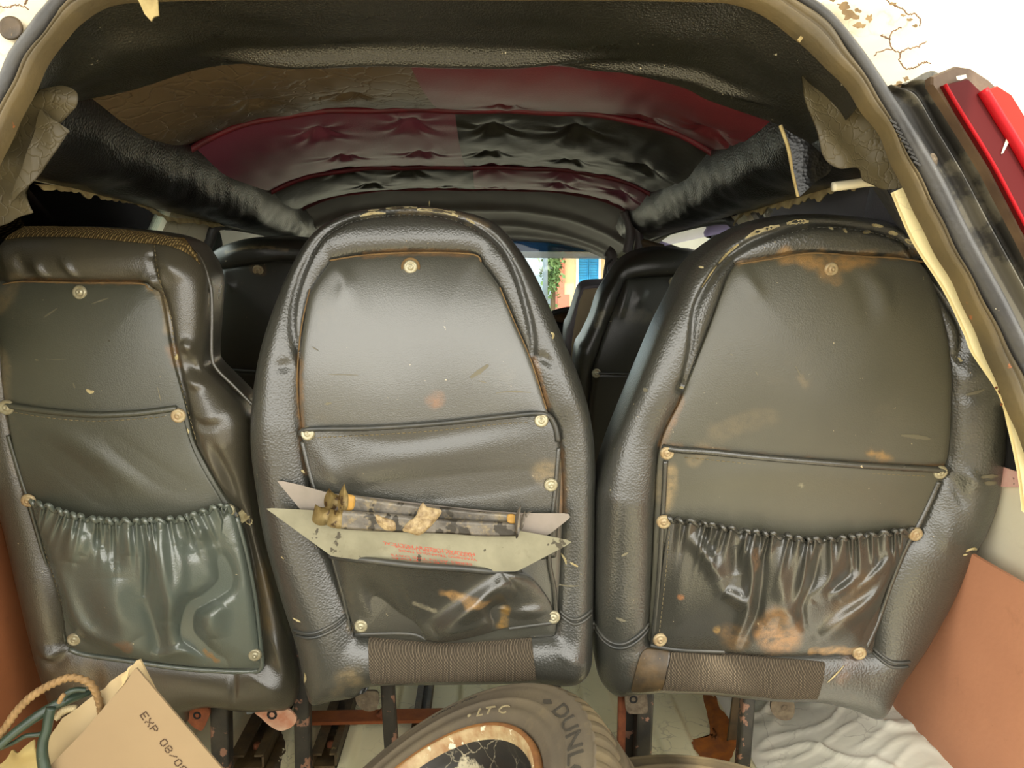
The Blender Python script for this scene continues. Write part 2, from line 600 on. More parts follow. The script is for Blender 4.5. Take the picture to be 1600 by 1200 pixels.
M_ROOF = mat('roof_metal', (190, 184, 165), rough=0.6)


def glass(name, tint, gloss=0.12, film=0.0, filmcol=(80, 80, 84), rough=0.02):
    m = bpy.data.materials.new(name)
    m.use_nodes = True
    N, L = m.node_tree.nodes, m.node_tree.links
    N.remove(N['Principled BSDF'])
    out = N['Material Output']
    t = N.new('ShaderNodeBsdfTransparent')
    t.inputs[0].default_value = (*tint, 1)
    g = N.new('ShaderNodeBsdfGlossy')
    g.inputs['Roughness'].default_value = rough
    f = N.new('ShaderNodeFresnel')
    f.inputs[0].default_value = 1.5
    mx = N.new('ShaderNodeMixShader')
    L.new(f.outputs[0], mx.inputs[0])
    L.new(t.outputs[0], mx.inputs[1])
    L.new(g.outputs[0], mx.inputs[2])
    last = mx.outputs[0]
    if film:
        d = N.new('ShaderNodeBsdfDiffuse')
        d.inputs[0].default_value = lin(*filmcol)
        tr = N.new('ShaderNodeBsdfTranslucent')
        tr.inputs[0].default_value = lin(*filmcol)
        a2 = N.new('ShaderNodeMixShader')
        L.new(d.outputs[0], a2.inputs[1])
        L.new(tr.outputs[0], a2.inputs[2])
        m2 = N.new('ShaderNodeMixShader')
        m2.inputs[0].default_value = film
        L.new(last, m2.inputs[1])
        L.new(a2.outputs[0], m2.inputs[2])
        last = m2.outputs[0]
    L.new(last, out.inputs[0])
    return m


G_DARK = glass('glass_dark_tint', (0.012, 0.02, 0.02))
G_CLEAR = glass('glass_clear', (0.86, 0.92, 0.92))
G_FILM = glass('glass_grey_film', (0.25, 0.25, 0.26), film=0.6, filmcol=(96, 96, 100))
G_BLUE = glass('glass_blue_strip', (0.13, 0.2, 0.28), film=0.3, filmcol=(60, 90, 120))
G_FROST = glass('glass_frosted_band', (0.6, 0.6, 0.6), film=0.5, filmcol=(210, 210, 210))
G_LILAC = glass('glass_lilac_strip', (0.5, 0.48, 0.6), film=0.5, filmcol=(150, 145, 165))


def lens(name, col):
    m = bpy.data.materials.new(name)
    m.use_nodes = True
    b = m.node_tree.nodes['Principled BSDF']
    b.inputs['Base Color'].default_value = lin(*col)
    b.inputs['Roughness'].default_value = 0.45
    b.inputs['Specular IOR Level'].default_value = 0.12
    return m


M_LENSD = lens('lens_deep_red', (74, 10, 10))
M_LENSR = lens('lens_bright_red', (150, 14, 22))
M_LENSO = lens('lens_pale_red', (168, 40, 30))

# ------------------------------------------------------------------ the setting: van shell
Zr = CAMZ                                   # heights below are given relative to the eye and shifted by Zr
XC, XL, XR = -0.05, -0.52, 0.42             # roof centre line, roof edges


def zc(y):
    return np.interp(y, [0.87, 1.05, 1.43, 1.95, 2.28, 3.0], [0.316, 0.305, 0.317, 0.294, 0.283, 0.170])


def ze(y):
    return np.interp(y, [0.87, 1.05, 1.43, 2.28, 3.0], [0.25, 0.25, 0.245, 0.225, 0.125])


def ceil_z(x, y):
    t = np.abs((x - XC) / 0.47)
    return Zr + ze(y) + (zc(y) - ze(y)) * (1 - np.minimum(t, 1.3)**4)


def grid3(name, V, nu, nv, m, parent=None, flip=False, **kw):
    return mk(name, V.reshape(-1, 3), grid_faces(nu, nv, flip=flip), m, parent, **kw)


# roof skin: this is the ceiling; the quilted lining hangs under it as its panels
xs, ys = np.linspace(-0.66, 0.56, 40), np.linspace(0.885, 3.06, 40)
X, Y = np.meshgrid(xs, ys)
Vr = np.stack([X, Y, ceil_z(X, Y) + 0.035], -1).reshape(-1, 3)
Vv, Fv = np.concatenate([Vr, Vr + [0, 0, 0.02]]), grid_faces(40, 40, flip=True) + grid_faces(40, 40, off=1600)
ceiling = mk('ceiling', Vv, Fv, M_ROOF, kind='structure')

RIDGE = [1.05, 1.43, 1.95, 2.28, 3.0]


def on_ceiling(px, y0, y1):
    """where the line of sight meets the lining"""
    d = rays([px])[0]
    yy = np.linspace(y0, y1, 300)
    P = CAM + d * (yy / d[1])[:, None]
    i = np.argmin(np.abs(P[:, 2] - ceil_z(P[:, 0], yy)))
    return P[i, :2]


TUFTS = [on_ceiling(p, 1.0, 2.3) for p in
         [(786, 154), (1006, 175), (548, 130), (400, 140), (1110, 190), (536, 233), (660, 226), (765, 228), (891, 241), (640, 186), (497, 196), (770, 190), (900, 196), (1010, 250),
          (580, 278), (599, 293), (700, 283), (772, 283), (873, 278), (971, 294), (954, 313), (640, 262), (540, 262), (765, 259), (884, 266)]]


def liner_z(x, y, row, streak):
    y0, y1 = RIDGE[row], RIDGE[row + 1]
    t = (y - y0) / (y1 - y0)
    z = ceil_z(x, y) - 0.022 * np.sin(np.pi * np.clip(t, 0, 1))**0.7
    for k, (tx, ty) in enumerate(TUFTS):
        r = np.hypot(x - tx, y - ty)
        th = np.arctan2(y - ty, x - tx)
        z = z + 0.016 * np.exp(-(r / 0.026)**2) * (1 if row < 3 else 0)
        z = z + (0.0022 * np.cos(7 * th + k) + 0.001 * np.cos(11 * th + 2 * k)) * np.exp(-(r / 0.06)**2) * (1 - np.exp(-(r / 0.022)**2)) * (row < 3)
    P = np.stack([x.ravel(), y.ravel()], 1)
    if streak:
        z = z + streak * (wav(P * [1.6, 0.8], 22, 10) + 0.5 * wav(P * [2.6, 1], 40, 9, 12)).reshape(x.shape)
    if row == 3:                                 # long slack folds running across to the front corner
        for c_, a_, k_ in ((2.45, 0.010, 0.30), (2.62, 0.012, 0.42), (2.78, 0.010, 0.2)):
            z = z - a_ * np.exp(-((y - c_ - k_ * (x - 0.1) * (x > 0.1)) / 0.035)**2)
    z = z + 0.0010 * wav(P, 16, 8, 30).reshape(x.shape)
    return z


SPLIT = {0: (-0.10, -0.0715), 1: (-0.05, -0.04), 2: (-0.024, -0.02)}
LINERS = [(0, 'a', M_BROWNLINER, 0.0020), (0, 'b', M_MAROON, 0.0008), (1, 'a', M_MAROONSHEEN, 0.0006), (1, 'b', M_BLACKLINER, 0.0022),
          (2, 'a', M_BLACKLINER, 0.0012), (2, 'b', M_MAROONSHEEN, 0.0008), (3, 'c', M_FRONTLINER, 0.0008)]
for row, side, m, streak in LINERS:
    nu, nv = 110, 64
    v = np.linspace(0, 1, nv)[:, None]
    y = RIDGE[row] + v * (RIDGE[row + 1] - RIDGE[row]) + np.zeros((1, nu))
    sp = SPLIT.get(row, (0, 0))
    xm = sp[0] + (sp[1] - sp[0]) * v
    xl, xr = np.full_like(v, XL - 0.05), np.full_like(v, XR + 0.06)
    a, b = {'a': (xl, xm), 'b': (xm, xr), 'c': (xl, xr)}[side]
    x = a + (b - a) * np.linspace(0, 1, nu)[None]
    V = np.stack([x, y, liner_z(x, y, row, streak)], -1)
    grid3('liner_panel', V, nu, nv, m, ceiling, flip=True)
for row in (1, 2, 3):                            # piping along each seam across the roof
    x = np.linspace(XL - 0.03, XR + 0.04, 90)
    y = np.full(90, RIDGE[row])
    P = np.stack([x, y - 0.004, ceil_z(x, y) - 0.006 + 0.0012 * np.sin(x * 40)], 1)
    V, F = tube(P, 0.0065, 8)
    mk('liner_piping', V, F, M_REDPIPE, ceiling)

# black vinyl over the rear header, from the opening down to the first seam
hx = lambda pts, y: at_y(spline(pts, 120), y)
top = hx([(20, 190), (35, 161), (60, 108), (88, 63), (122, 28), (168, 0), (400, -14), (700, -18), (1000, -14), (1155, -4), (1208, 20), (1250, 50), (1292, 90), (1325, 125), (1345, 160)], 0.872)
bot = hx([(40, 190), (85, 172), (128, 158), (200, 143), (340, 103), (500, 97), (640, 96), (900, 104), (1050, 132), (1110, 158), (1205, 190), (1232, 204), (1262, 226)], 1.045)
nv = 60
t = np.linspace(0, 1, nv)[:, None, None]
V = top[None] * (1 - t) + bot[None] * t
uu = np.linspace(0, 1, 120)[None]
tt = t[:, :, 0]
roll = np.exp(-((tt - 0.74) / 0.075)**2) * sstep(uu, 0.2, 0.36) * (1 - sstep(uu, 0.58, 0.80))
fold = np.exp(-((tt - 0.9 + 0.8 * (uu - 0.72)) / 0.05)**2) * sstep(uu, 0.64, 0.72) * (1 - sstep(uu, 0.85, 0.95))
Pn = np.stack([(uu + 0 * tt).ravel(), (tt * 0.4 + 0 * uu).ravel()], 1)
dz = -0.024 * roll - 0.014 * fold - 0.008 * np.sin(np.pi * tt) + 0.0022 * (wav(Pn * [1, 1.3], 16, 9) + wav(Pn * [2, 1.3], 34, 8, 20) * 0.35).reshape(tt.shape[0], -1)
V = V.copy()
V[:, :, 2] += dz * np.sin(np.pi * np.clip(tt, 0.0, 0.97))**0.3
V[:, :, 1] -= 0.35 * np.abs(dz) * 0
grid3('header_lining', V, 120, nv, M_HEADER, ceiling, flip=True)
# scraps of backing hanging at the header
for poly in ([(214, -4), (246, -4), (248, 24), (240, 26), (236, 33), (226, 22)], [(1246, 62), (1254, 52), (1256, 58), (1250, 66)]):
    V, F = slab(at_y(poly, 0.868), np.array([0, 0.002, 0]))
    mk('torn_scrap', V, F, M_TORN, ceiling, smooth=False)

# padded rails where roof meets wall


def rail(name, xt, xb, zb, y0, y1, sgn, m, parent):
    nu, nv = 150, 24
    y = np.linspace(y0, y1, nu)[None]
    a = np.linspace(0, 1, nv)[:, None]
    P = np.stack([(y + 0 * a).ravel(), (a * 0.3 + 0 * y).ravel()], 1)
    n = wav(P * [1, 1], 26, 10).reshape(nv, nu) + 0.35 * wav(P * [2, 1], 60, 10, 20).reshape(nv, nu)
    bul = 0.045 * np.sin(np.pi * a)**0.8 + 0.0032 * n * np.sin(np.pi * a)**0.5
    x = xt + (xb - xt) * a + sgn * -bul * 0.6
    zt = Zr + np.minimum(ze(y), 0.25) + 0.005
    z = zt + (Zr + zb - zt) * a - bul * 0.75
    V = np.stack([x + 0 * y, y + 0 * a, z], -1)
    return grid3(name, V, nu, nv, m, parent, flip=sgn > 0)


# walls: lower skin, window band, posts; each window pane sits in its opening
def wallx(side, zr):
    if side < 0:
        return np.interp(zr, [-0.9, -0.10, 0.16, 0.3], [-0.76, -0.76, -0.63, -0.58])
    return np.interp(zr, [-0.9, -0.14, 0.16, 0.3], [0.78, 0.76, 0.54, 0.50])


def wall_piece(side, y0, y1, z0, z1, n=6):
    zz = np.linspace(z0, z1, n)
    parts = []
    for a, b in zip(zz[:-1], zz[1:]):
        q = [(wallx(side, a), y0, Zr + a), (wallx(side, a), y1, Zr + a), (wallx(side, b), y1, Zr + b), (wallx(side, b), y0, Zr + b)]
        parts.append(slab(q, np.array([0.03 * side, 0, 0])))
    return join(parts)


WIN_L = [(0.95, 1.625), (1.885, 2.60)]
WIN_R = [(0.98, 1.62), (1.72, 2.55)]
walls = {}
for side, nm, wins in ((-1, 'wall_left', WIN_L), (1, 'wall_right', WIN_R)):
    parts = [wall_piece(side, 0.90, 3.05, -0.5, -0.10), wall_piece(side, 0.40, 3.05, -0.87, -0.5), wall_piece(side, 0.90, 3.05, 0.15, 0.30)]
    edges = [0.90] + [v for wv in wins for v in wv] + [3.05]
    for a, b in zip(edges[::2], edges[1::2]):
        parts.append(wall_piece(side, a, b, -0.10, 0.15))
    V, F = join(parts)
    walls[side] = mk(nm, V, F, M_BODYWHITE, smooth=False, kind='structure')


def pane(name, side, y0, y1, z0, z1, m, parent=None, inset=0.012, kind=None):
    q = [(wallx(side, z0) + side * inset, y0, Zr + z0), (wallx(side, z0) + side * inset, y1, Zr + z0),
         (wallx(side, z1) + side * inset, y1, Zr + z1), (wallx(side, z1) + side * inset, y0, Zr + z1)]
    V, F = slab(q, np.array([0.004 * side, 0, 0]))
    return mk(name, V, F, m, parent, smooth=False, kind=kind)


def wseal(side, y0, y1, parent, r=0.012):
    z0, z1 = -0.10, 0.15
    c = 0.05
    pts = [(y0 + c, z1), (y1 - c, z1), (y1, z1 - c), (y1, z0 + c), (y1 - c, z0), (y0 + c, z0), (y0, z0 + c), (y0, z1 - c)]
    s = spline([(a, b) for a, b in pts], 80, True)
    P = np.stack([wallx(side, s[:, 1]) - side * 0.004, s[:, 0], Zr + s[:, 1]], 1)
    V, F = tube(np.concatenate([P, P[:1]]), r, 8, False)
    return mk('rubber_seal', V, F, M_RUBBER, parent)


w1 = pane('window_1', -1, 0.95, 1.583, -0.10, 0.15, G_DARK, kind='structure')
pane('clear_pane', -1, 1.585, 1.625, -0.10, 0.15, G_CLEAR, w1)
w2 = pane('window_2', -1, 1.885, 2.60, -0.10, 0.15, G_CLEAR, kind='structure')
wseal(-1, 1.885, 2.60, w2, 0.016)
w3 = pane('window_3', 1, 0.98, 1.62, -0.10, 0.15, G_FILM, kind='structure')
V, F = slab([(wallx(1, z) + 0.002, y, Zr + z) for y, z in ((1.085, -0.1), (1.105, -0.1), (1.105, 0.15), (1.085, 0.15))], np.array([0.006, 0, 0]))
mk('window_bar', V, F, M_RUBBER, w3, smooth=False)
w4 = pane('window_4', 1, 1.72, 2.55, -0.10, 0.125, G_CLEAR, kind='structure')
pane('tinted_strip', 1, 1.72, 2.55, 0.125, 0.15, G_LILAC, w4)
wseal(1, 1.72, 2.55, w4)

rail('padded_rail', XL + 0.005, -0.632, 0.148, 0.90, 2.95, -1, M_BLACKPAD, walls[-1])
rail('padded_rail', XR - 0.005, 0.542, 0.150, 0.96, 2.45, 1, M_BLACKPAD, walls[1])


def torn_edge(pts, y_or_x, width, m, parent, seed):
    rr = np.random.default_rng(seed)
    s = spline(pts, 90)
    P = at_x(s, y_or_x)
    up = np.array([0, 0, 1.0])
    wd = width * (0.35 + 0.65 * np.abs(rr.normal(size=90)).clip(0, 1.5)) * sstep(np.linspace(0, 1, 90), 0, 0.06)
    wd = np.convolve(wd, [0.25, 0.5, 0.25], 'same')
    V = np.concatenate([P, P - up * wd[:, None] + np.array([-math.copysign(0.004, y_or_x), 0, 0])])
    f = grid_faces(90, 2, flip=y_or_x > 0)
    V2 = V + np.array([math.copysign(0.002, y_or_x), 0, 0])
    return mk('torn_edge', np.concatenate([V, V2]), f + [[i + 180 for i in q[::-1]] for q in f], m, parent)


torn_edge([(52, 287), (90, 290), (147, 298), (190, 308), (225, 318), (262, 338), (300, 342), (350, 350)], -0.622, 0.012, M_TORN, walls[-1], 1)
torn_edge([(1348, 281), (1300, 292), (1246, 308), (1205, 318), (1165, 328), (1148, 345)], 0.532, 0.014, M_TORN, walls[1], 2)
torn_edge([(1160, 330), (1120, 336), (1080, 348), (1050, 357)], 0.528, 0.008, M_BLACKPAD, walls[1], 3)

# hardboard linings screwed to the lower walls
for side, x, m, y0, y1, za, zb in ((-1, -0.745, M_BOARDL, 0.55, 1.75, -0.30, -0.86), (1, 0.722, M_BOARDR, 0.55, 1.60, -0.385, -0.80)):
    q = [(x, y0, Zr + zb), (x, y1, Zr + zb), (x, y1, Zr + za), (x, y0, Zr + za - 0.02)]
    V, F = slab(q, np.array([0.006 * side, 0, 0]))
    mk('hardboard_panel', V, F, m, walls[side], smooth=False)
# black slab paints the shade inside the open quarter panel, with primer showing
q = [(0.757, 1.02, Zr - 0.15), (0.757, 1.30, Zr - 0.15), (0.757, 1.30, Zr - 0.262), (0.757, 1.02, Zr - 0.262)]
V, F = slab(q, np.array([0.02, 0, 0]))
mk('recess_shade', V, F, M_BLACK, walls[1], smooth=False)
q = [(0.755, 1.02, Zr - 0.262), (0.755, 1.30, Zr - 0.262), (0.755, 1.26, Zr - 0.295), (0.755, 1.17, Zr - 0.303), (0.755, 1.10, Zr - 0.30), (0.755, 1.02, Zr - 0.28)]
V, F = slab(q, np.array([0.02, 0, 0]))
mk('primer_patch', V, F, M_PINK, walls[1], smooth=False)

# load floor: ribbed steel
nx, ny = 420, 40
xs, ys = np.linspace(-0.77, 0.79, nx), np.linspace(0.30, 3.05, ny)


def floor_z(x):
    d = np.abs(((x + 0.02) / 0.125) % 1 - 0.5)
    return 0.010 * sstep(d, 0.20, 0.30)


X, Y = np.meshgrid(xs, ys)
floor = grid3('floor', np.stack([X, Y, floor_z(X)], -1), nx, ny, M_FLOOR, kind='structure')


def blot(name, pts_px, m, h, seed, rough=0.006):
    c = spline(pts_px, 90, True)
    P = at_z(c, 0.01)
    rr = np.random.default_rng(seed)
    cen = P.mean(0)
    V = [cen]
    k = 8
    jit = 1 + 0.10 * np.convolve(rr.normal(size=92), [0.3, 0.4, 0.3], 'valid')
    for j in range(1, k + 1):
        V += list(cen + (P - cen) * (j / k) * (1 + (jit[:, None] - 1) * j / k))
    V = np.array(V)
    V[:, 2] = floor_z(V[:, 0]) + h
    F = [[0, 1 + i, 1 + (i + 1) % 90] for i in range(90)] + loop_faces(90, k, 1)
    return mk(name, V, F, m, floor)


blot('rust_patch', [(1098, 1084), (1112, 1082), (1128, 1110), (1148, 1140), (1150, 1175), (1120, 1192), (1084, 1172), (1082, 1150), (1108, 1142), (1106, 1112)], M_RUSTPATCH, 0.0012, 3)
blot('grime_patch', [(400, 1160), (430, 1140), (446, 1150), (430, 1205), (340, 1215), (345, 1180)], M_RAIL, 0.0010, 5)

# wrinkled white sheet over the wheel arch
nu, nv = 150, 150
xa = np.linspace(0.475, 0.735, nu)[None] + np.zeros((nv, 1))
ya = np.linspace(0.62, 1.62, nv)[:, None] + np.zeros((1, nu))
P = np.stack([xa.ravel(), ya.ravel()], 1)
n = (np.exp(-(wav(P, 30, 10) / 0.22)**2) + 0.7 * np.exp(-(wav(P, 62, 10, 20) / 0.25)**2)).reshape(nv, nu)
za = 0.012 + 0.10 * sstep(xa, 0.48, 0.74) * np.exp(-((ya - 1.1) / 0.5)**4) + 0.0065 * n * sstep(xa, 0.475, 0.52) * (0.4 + sstep(ya, 1.0, 1.35))
grid3('wheel_arch_cover', np.stack([xa, ya, za], -1), nu, nv, M_CRUMPLE, floor)


def channel(name, x, wd, y0, y1, h, m, lab, z0=0.010):
    o = empty(name, (x, (y0 + y1) / 2, z0), lab, 'seat rail')
    V, F = join([box((x, (y0 + y1) / 2, z0 + 0.002), (wd, y1 - y0, 0.004)), box((x - wd / 2 + 0.002, (y0 + y1) / 2, z0 + h / 2), (0.004, y1 - y0, h)),
                 box((x + wd / 2 - 0.002, (y0 + y1) / 2, z0 + h / 2), (0.004, y1 - y0, h))])
    mk('channel', V, F, m, o, smooth=False)
    V, F = join([box((x - wd * 0.3, (y0 + y1) / 2, z0 + h), (wd * 0.42, y1 - y0, 0.004)), box((x + wd * 0.36, (y0 + y1) / 2, z0 + h), (wd * 0.28, y1 - y0, 0.004))])
    mk('lip', V, F, m, o, smooth=False)
    for yy in (y0 + 0.06, y1 - 0.06):
        V, F = lathe([(0.0001, 0.008), (0.006, 0.008), (0.008, 0.004), (0.008, 0)], 8)
        mk('bolt', V + [x, yy, z0 + 0.004], F, M_RUST, o)
    return o


channel('seat_rail', -0.282, 0.044, 1.262, 2.2, 0.026, M_RAIL, 'grimy steel seat rail running over the rust orange crossbar')
channel('seat_rail', -0.415, 0.058, 1.262, 2.2, 0.026, M_RAIL, 'wide brown seat rail beside the torn primer tab of the teal pocket seat')
channel('seat_rail', -0.122, 0.030, 1.34, 2.2, 0.022, M_RAIL, 'narrow brown seat rail just behind the big leaning tyre')
V, F = join([box((-0.20, 1.368, 0.042), (0.36, 0.040, 0.006)), box((-0.20, 1.386, 0.037), (0.36, 0.005, 0.014))])
bar = mk('crossbar', V, F, M_RUSTBAR, smooth=False, label='flat rust orange steel crossbar lying across the floor rails', cat='crossbar')
V, F = lathe([(0.0001, 0.012), (0.008, 0.011), (0.010, 0.004), (0.015, 0.003), (0.016, 0)], 12)
mk('bolt', V + [-0.19, 1.37, 0.045], F, M_RUST, bar)

# front end: windscreen, pillars, dash
q = [(-0.62, 3.02, Zr - 0.30), (0.50, 3.02, Zr - 0.30), (0.50, 3.02, Zr + 0.20), (-0.62, 3.02, Zr + 0.20)]
V, F = slab(q, np.array([0, 0.005, 0]))
ws = mk('window_5', V, F, G_CLEAR, smooth=False, kind='structure')
q = [(-0.62, 3.010, Zr + 0.137), (0.48, 3.010, Zr + 0.128), (0.48, 3.010, Zr + 0.20), (-0.62, 3.010, Zr + 0.20)]
V, F = slab(q, np.array([0, 0.003, 0]))
mk('blue_sun_strip', V, F, G_BLUE, ws, smooth=False)
zb_ = at_y([(900, 403)], 3.01)[0, 2]
q = [(-0.62, 3.010, zb_ + 0.006), (0.48, 3.010, zb_ - 0.003), (0.48, 3.010, Zr + 0.1275), (-0.62, 3.010, Zr + 0.1365)]
V, F = slab(q, np.array([0, 0.003, 0]))
mk('frosted_band', V, F, G_FROST, ws, smooth=False)
V, F = join([box((-0.70, 3.03, Zr - 0.35), (0.20, 0.06, 1.1)), box((0.62, 3.03, Zr - 0.35), (0.24, 0.06, 1.1)), box((-0.05, 3.05, Zr - 0.58), (1.5, 0.04, 0.56))])
mk('wall_front', V, F, M_FRONTLINER, smooth=False, kind='structure')
V, F = tube(at_y(spline([(948, 392), (955, 400), (952, 425), (950, 440)], 20), 2.6), 0.02, 8)
mk('pillar_trim', V, F, M_FRONTLINER, walls[1])
V, F = tube(at_y(spline([(957, 405), (949, 414), (948, 428), (950, 440)], 20), 2.4), 0.004, 8)
mk('grab_handle', V, F, M_WHEELRIM, walls[1])
# knot of loose trim at the front corner
for k, pts in enumerate(([(985, 325), (992, 350), (999, 372), (996, 392)], [(975, 330), (985, 360), (980, 395)], [(1000, 378), (1020, 384), (1036, 388)])):
    V, F = tube(at_y(spline(pts, 24), 2.25), [0.012, 0.014, 0.012][k], 8)
    mk('loose_trim', V, F, M_FRONTLINER if k < 2 else M_RAIL, walls[1])

V, F = rbox((-0.05, 2.93, Zr - 0.24), (1.2, 0.14, 0.22), 0.05)
dash = mk('dashboard', V, F, M_WHEELRIM, label='black dashboard under the windscreen, mostly hidden behind seats', cat='dashboard')
P = np.stack([np.linspace(0.18, 0.44, 30), 2.90 + 0.01 * np.sin(np.linspace(0, 9, 30)), np.full(30, Zr - 0.118)], 1)
V, F = tube(P, 0.022 + 0.003 * np.sin(np.arange(30) * 2.1), 10)
mk('furry_cover', V, F, M_DASH, dash)

sw = empty('steering_wheel', (0.325, 2.68, Zr - 0.30), 'black steering wheel rim behind the tan driver seat', 'steering wheel')
th = np.linspace(0, 2 * math.pi, 49)
c, e1, e2 = np.array([0.325, 2.68, Zr - 0.252]), np.array([1.0, 0, 0]), np.array([0, 0.42, 0.907])
V, F = tube(c + 0.185 * (np.cos(th)[:, None] * e1 + np.sin(th)[:, None] * e2), 0.011, 8, False)
mk('rim', V, F, M_WHEELRIM, sw)
for a in (0.2, 2.9, 4.7):
    V, F = tube(np.array([c, c + 0.18 * (math.cos(a) * e1 + math.sin(a) * e2)]), 0.010, 6)
    mk('spoke', V, F, M_WHEELRIM, sw)
V, F = rbox(c, (0.10, 0.04, 0.08), 0.015)
mk('hub', V, F, M_WHEELRIM, sw)

# ------------------------------------------------------------------ rear opening: jamb, rubber seal, cream edge, lamp
OP = Plane((0, 0.85, Zr + 0.1), (1, 0, 0), (0, 0.10, 1))
INNER = [(-150, 1250), (-165, 900), (-150, 660), (-120, 520), (-60, 380), (0, 232), (35, 161), (60, 108), (88, 63), (122, 28), (168, 1), (260, -6), (400, -8), (640, -8), (900, -7), (1080, -5), (1155, 0), (1208, 24), (1250, 56), (1292, 94), (1327, 130), (1355, 171), (1383, 210), (1407, 266), (1430, 312), (1460, 375), (1501, 448), (1545, 545), (1590, 655), (1650, 800)]
MIDDLE = [(-195, 1250), (-205, 900), (-188, 640), (-150, 480), (-85, 340), (-20, 220), (21, 140), (45, 91), (70, 60), (91, 31), (125, -4), (250, -40), (400, -52), (640, -56), (900, -52), (1080, -46), (1190, -24), (1236, 0), (1285, 32), (1320, 80), (1355, 133), (1380, 175), (1411, 238), (1436, 284), (1460, 332), (1495, 402), (1537, 480), (1582, 566), (1635, 670), (1700, 800)]
OUTER = [(-230, 1250), (-240, 900), (-222, 620), (-185, 450), (-118, 310), (-45, 200), (0, 130), (17, 88), (40, 58), (60, 31), (92, -10), (250, -64), (400, -78), (640, -84), (900, -78), (1080, -70), (1215, -32), (1264, 0), (1306, 35), (1344, 80), (1390, 150), (1425, 206), (1460, 266), (1482, 308), (1502, 350), (1530, 402), (1562, 460), (1605, 545), (1660, 650), (1730, 790)]
NS = 340
ci, cm, co_ = spline(INNER, NS), spline(MIDDLE, NS), spline(OUTER, NS)
# match the curves point by point
def match(a, b):
    j = [int(np.argmin(((b - p)**2).sum(1))) for p in a]
    return b[np.maximum.accumulate(j)]
ui, um, uo = OP.uv(ci), OP.uv(match(ci, cm)), OP.uv(match(ci, co_))
seal = empty('door_seal', OP.pt(um[NS // 2])[0].tolist(), 'worn rubber door seal framing the rear opening, brown lip with black bead', 'door seal')
nv = 14
t = np.linspace(0, 1, nv)[:, None, None]
G = ui[None] * (1 - t) + um[None] * t
G[:, :, 0] += 0.0008 * np.sin(np.arange(NS) * 0.7)[None]
hh = 0.004 + 0.009 * np.sin(np.pi * np.clip(t[:, :, 0] * 0.9 + 0.05, 0, 1))**0.7 - 0.005 * np.exp(-((t[:, :, 0] - 0.55) / 0.08)**2) + np.zeros((1, NS))
hh[0] = -0.012
hh[-1] = -0.004
Q = OP.pt(G.reshape(-1, 2), hh.ravel())
mk('brown_lip', Q, grid_faces(NS, nv, flip=True), M_SEALLIP, seal)
mid = (um + uo) / 2
rad = np.linalg.norm(um - uo, axis=1) / 2
V, F = tube(OP.pt(mid, 0.004), np.clip(np.convolve(np.pad(rad, 4, 'edge'), np.ones(9) / 9, 'valid'), 0.006, 0.014), 12)
mk('black_bead', V, F, M_RUBBER, seal)
# moulded ribs on the lip
parts = []
for k in range(9):
    p = np.array([1386 + k * 4.6, 196 + k * 8.0])
    parts.append(box(OP.pt(OP.uv([p]), 0.0118)[0], (0.009, 0.003, 0.0022), R=np.array([[0.85, 0, 0.5], [0, 1, 0], [-0.5, 0, 0.85]])))
V, F = join(parts)
mk('moulded_ribs', V, F, M_RUBBER, seal, smooth=False)

# painted jamb around the opening
uj = OP.uv(co_)
jo = uj + (uj - OP.uv([(755, 430)])) * 1.7
nv = 16
t = np.linspace(0, 1, nv)[:, None, None]
G = uj[None] * (1 - t) + jo[None] * t
Pn = G.reshape(-1, 2)
hh = -0.004 + 0.006 * wav(Pn, 14, 8) * np.repeat(np.linspace(0, 1, nv), NS) - 0.10 * np.repeat(sstep(np.linspace(0, 1, nv), 0.72, 1), NS)
trim = mk('trim_1', OP.pt(Pn, hh), grid_faces(NS, nv, flip=True), M_JAMB, kind='structure')
V, F = lathe([(0.0001, 0.0012), (0.0095, 0.0012), (0.0120, 0.0018), (0.0126, 0.0)], 28)
mk('drain_plug', V, F, M_RAIL, trim, Matrix.Translation(Vector(OP.pt(OP.uv([(20, 46)]), 0.003)[0])) @ OP.M.to_3x3().to_4x4())

# flaked places and raised cracks in the jamb paint
M_FLAKE = mat('flaked_primer', (150, 124, 84), (112, 90, 58), rough=0.8, scale=60)
M_CRACK = mat('paint_crack', (136, 104, 78), (110, 84, 60), rough=0.9, scale=90)
rr = np.random.default_rng(12)
parts = []
for cx, cy, rx, ry in ((1322, 30, 15, 10), (1338, 46, 12, 7), (1310, 14, 12, 7), (1334, 22, 7, 5), (1352, 34, 6, 7), (1296, 4, 9, 6), (1405, 30, 5, 3), (1414, 36, 6, 3), (1423, 46, 5, 3), (1396, 138, 8, 6), (1408, 128, 6, 4), (1388, 12, 6, 3)):
    th = np.linspace(0, 2 * math.pi, 25)[:-1]
    k = 0.75 + 0.35 * np.convolve(rr.normal(size=26), [0.3, 0.4, 0.3], 'valid')
    P = OP.pt(OP.uv(np.stack([cx + rx * k * np.cos(th), cy + ry * k * np.sin(th)], 1)), 0.009)
    parts.append((np.concatenate([P, [P.mean(0)]]), [[24, (i + 1) % 24, i] for i in range(24)]))
V, F = join(parts)
mk('flaked_paint', V, F, M_FLAKE, trim, smooth=False)
parts = []
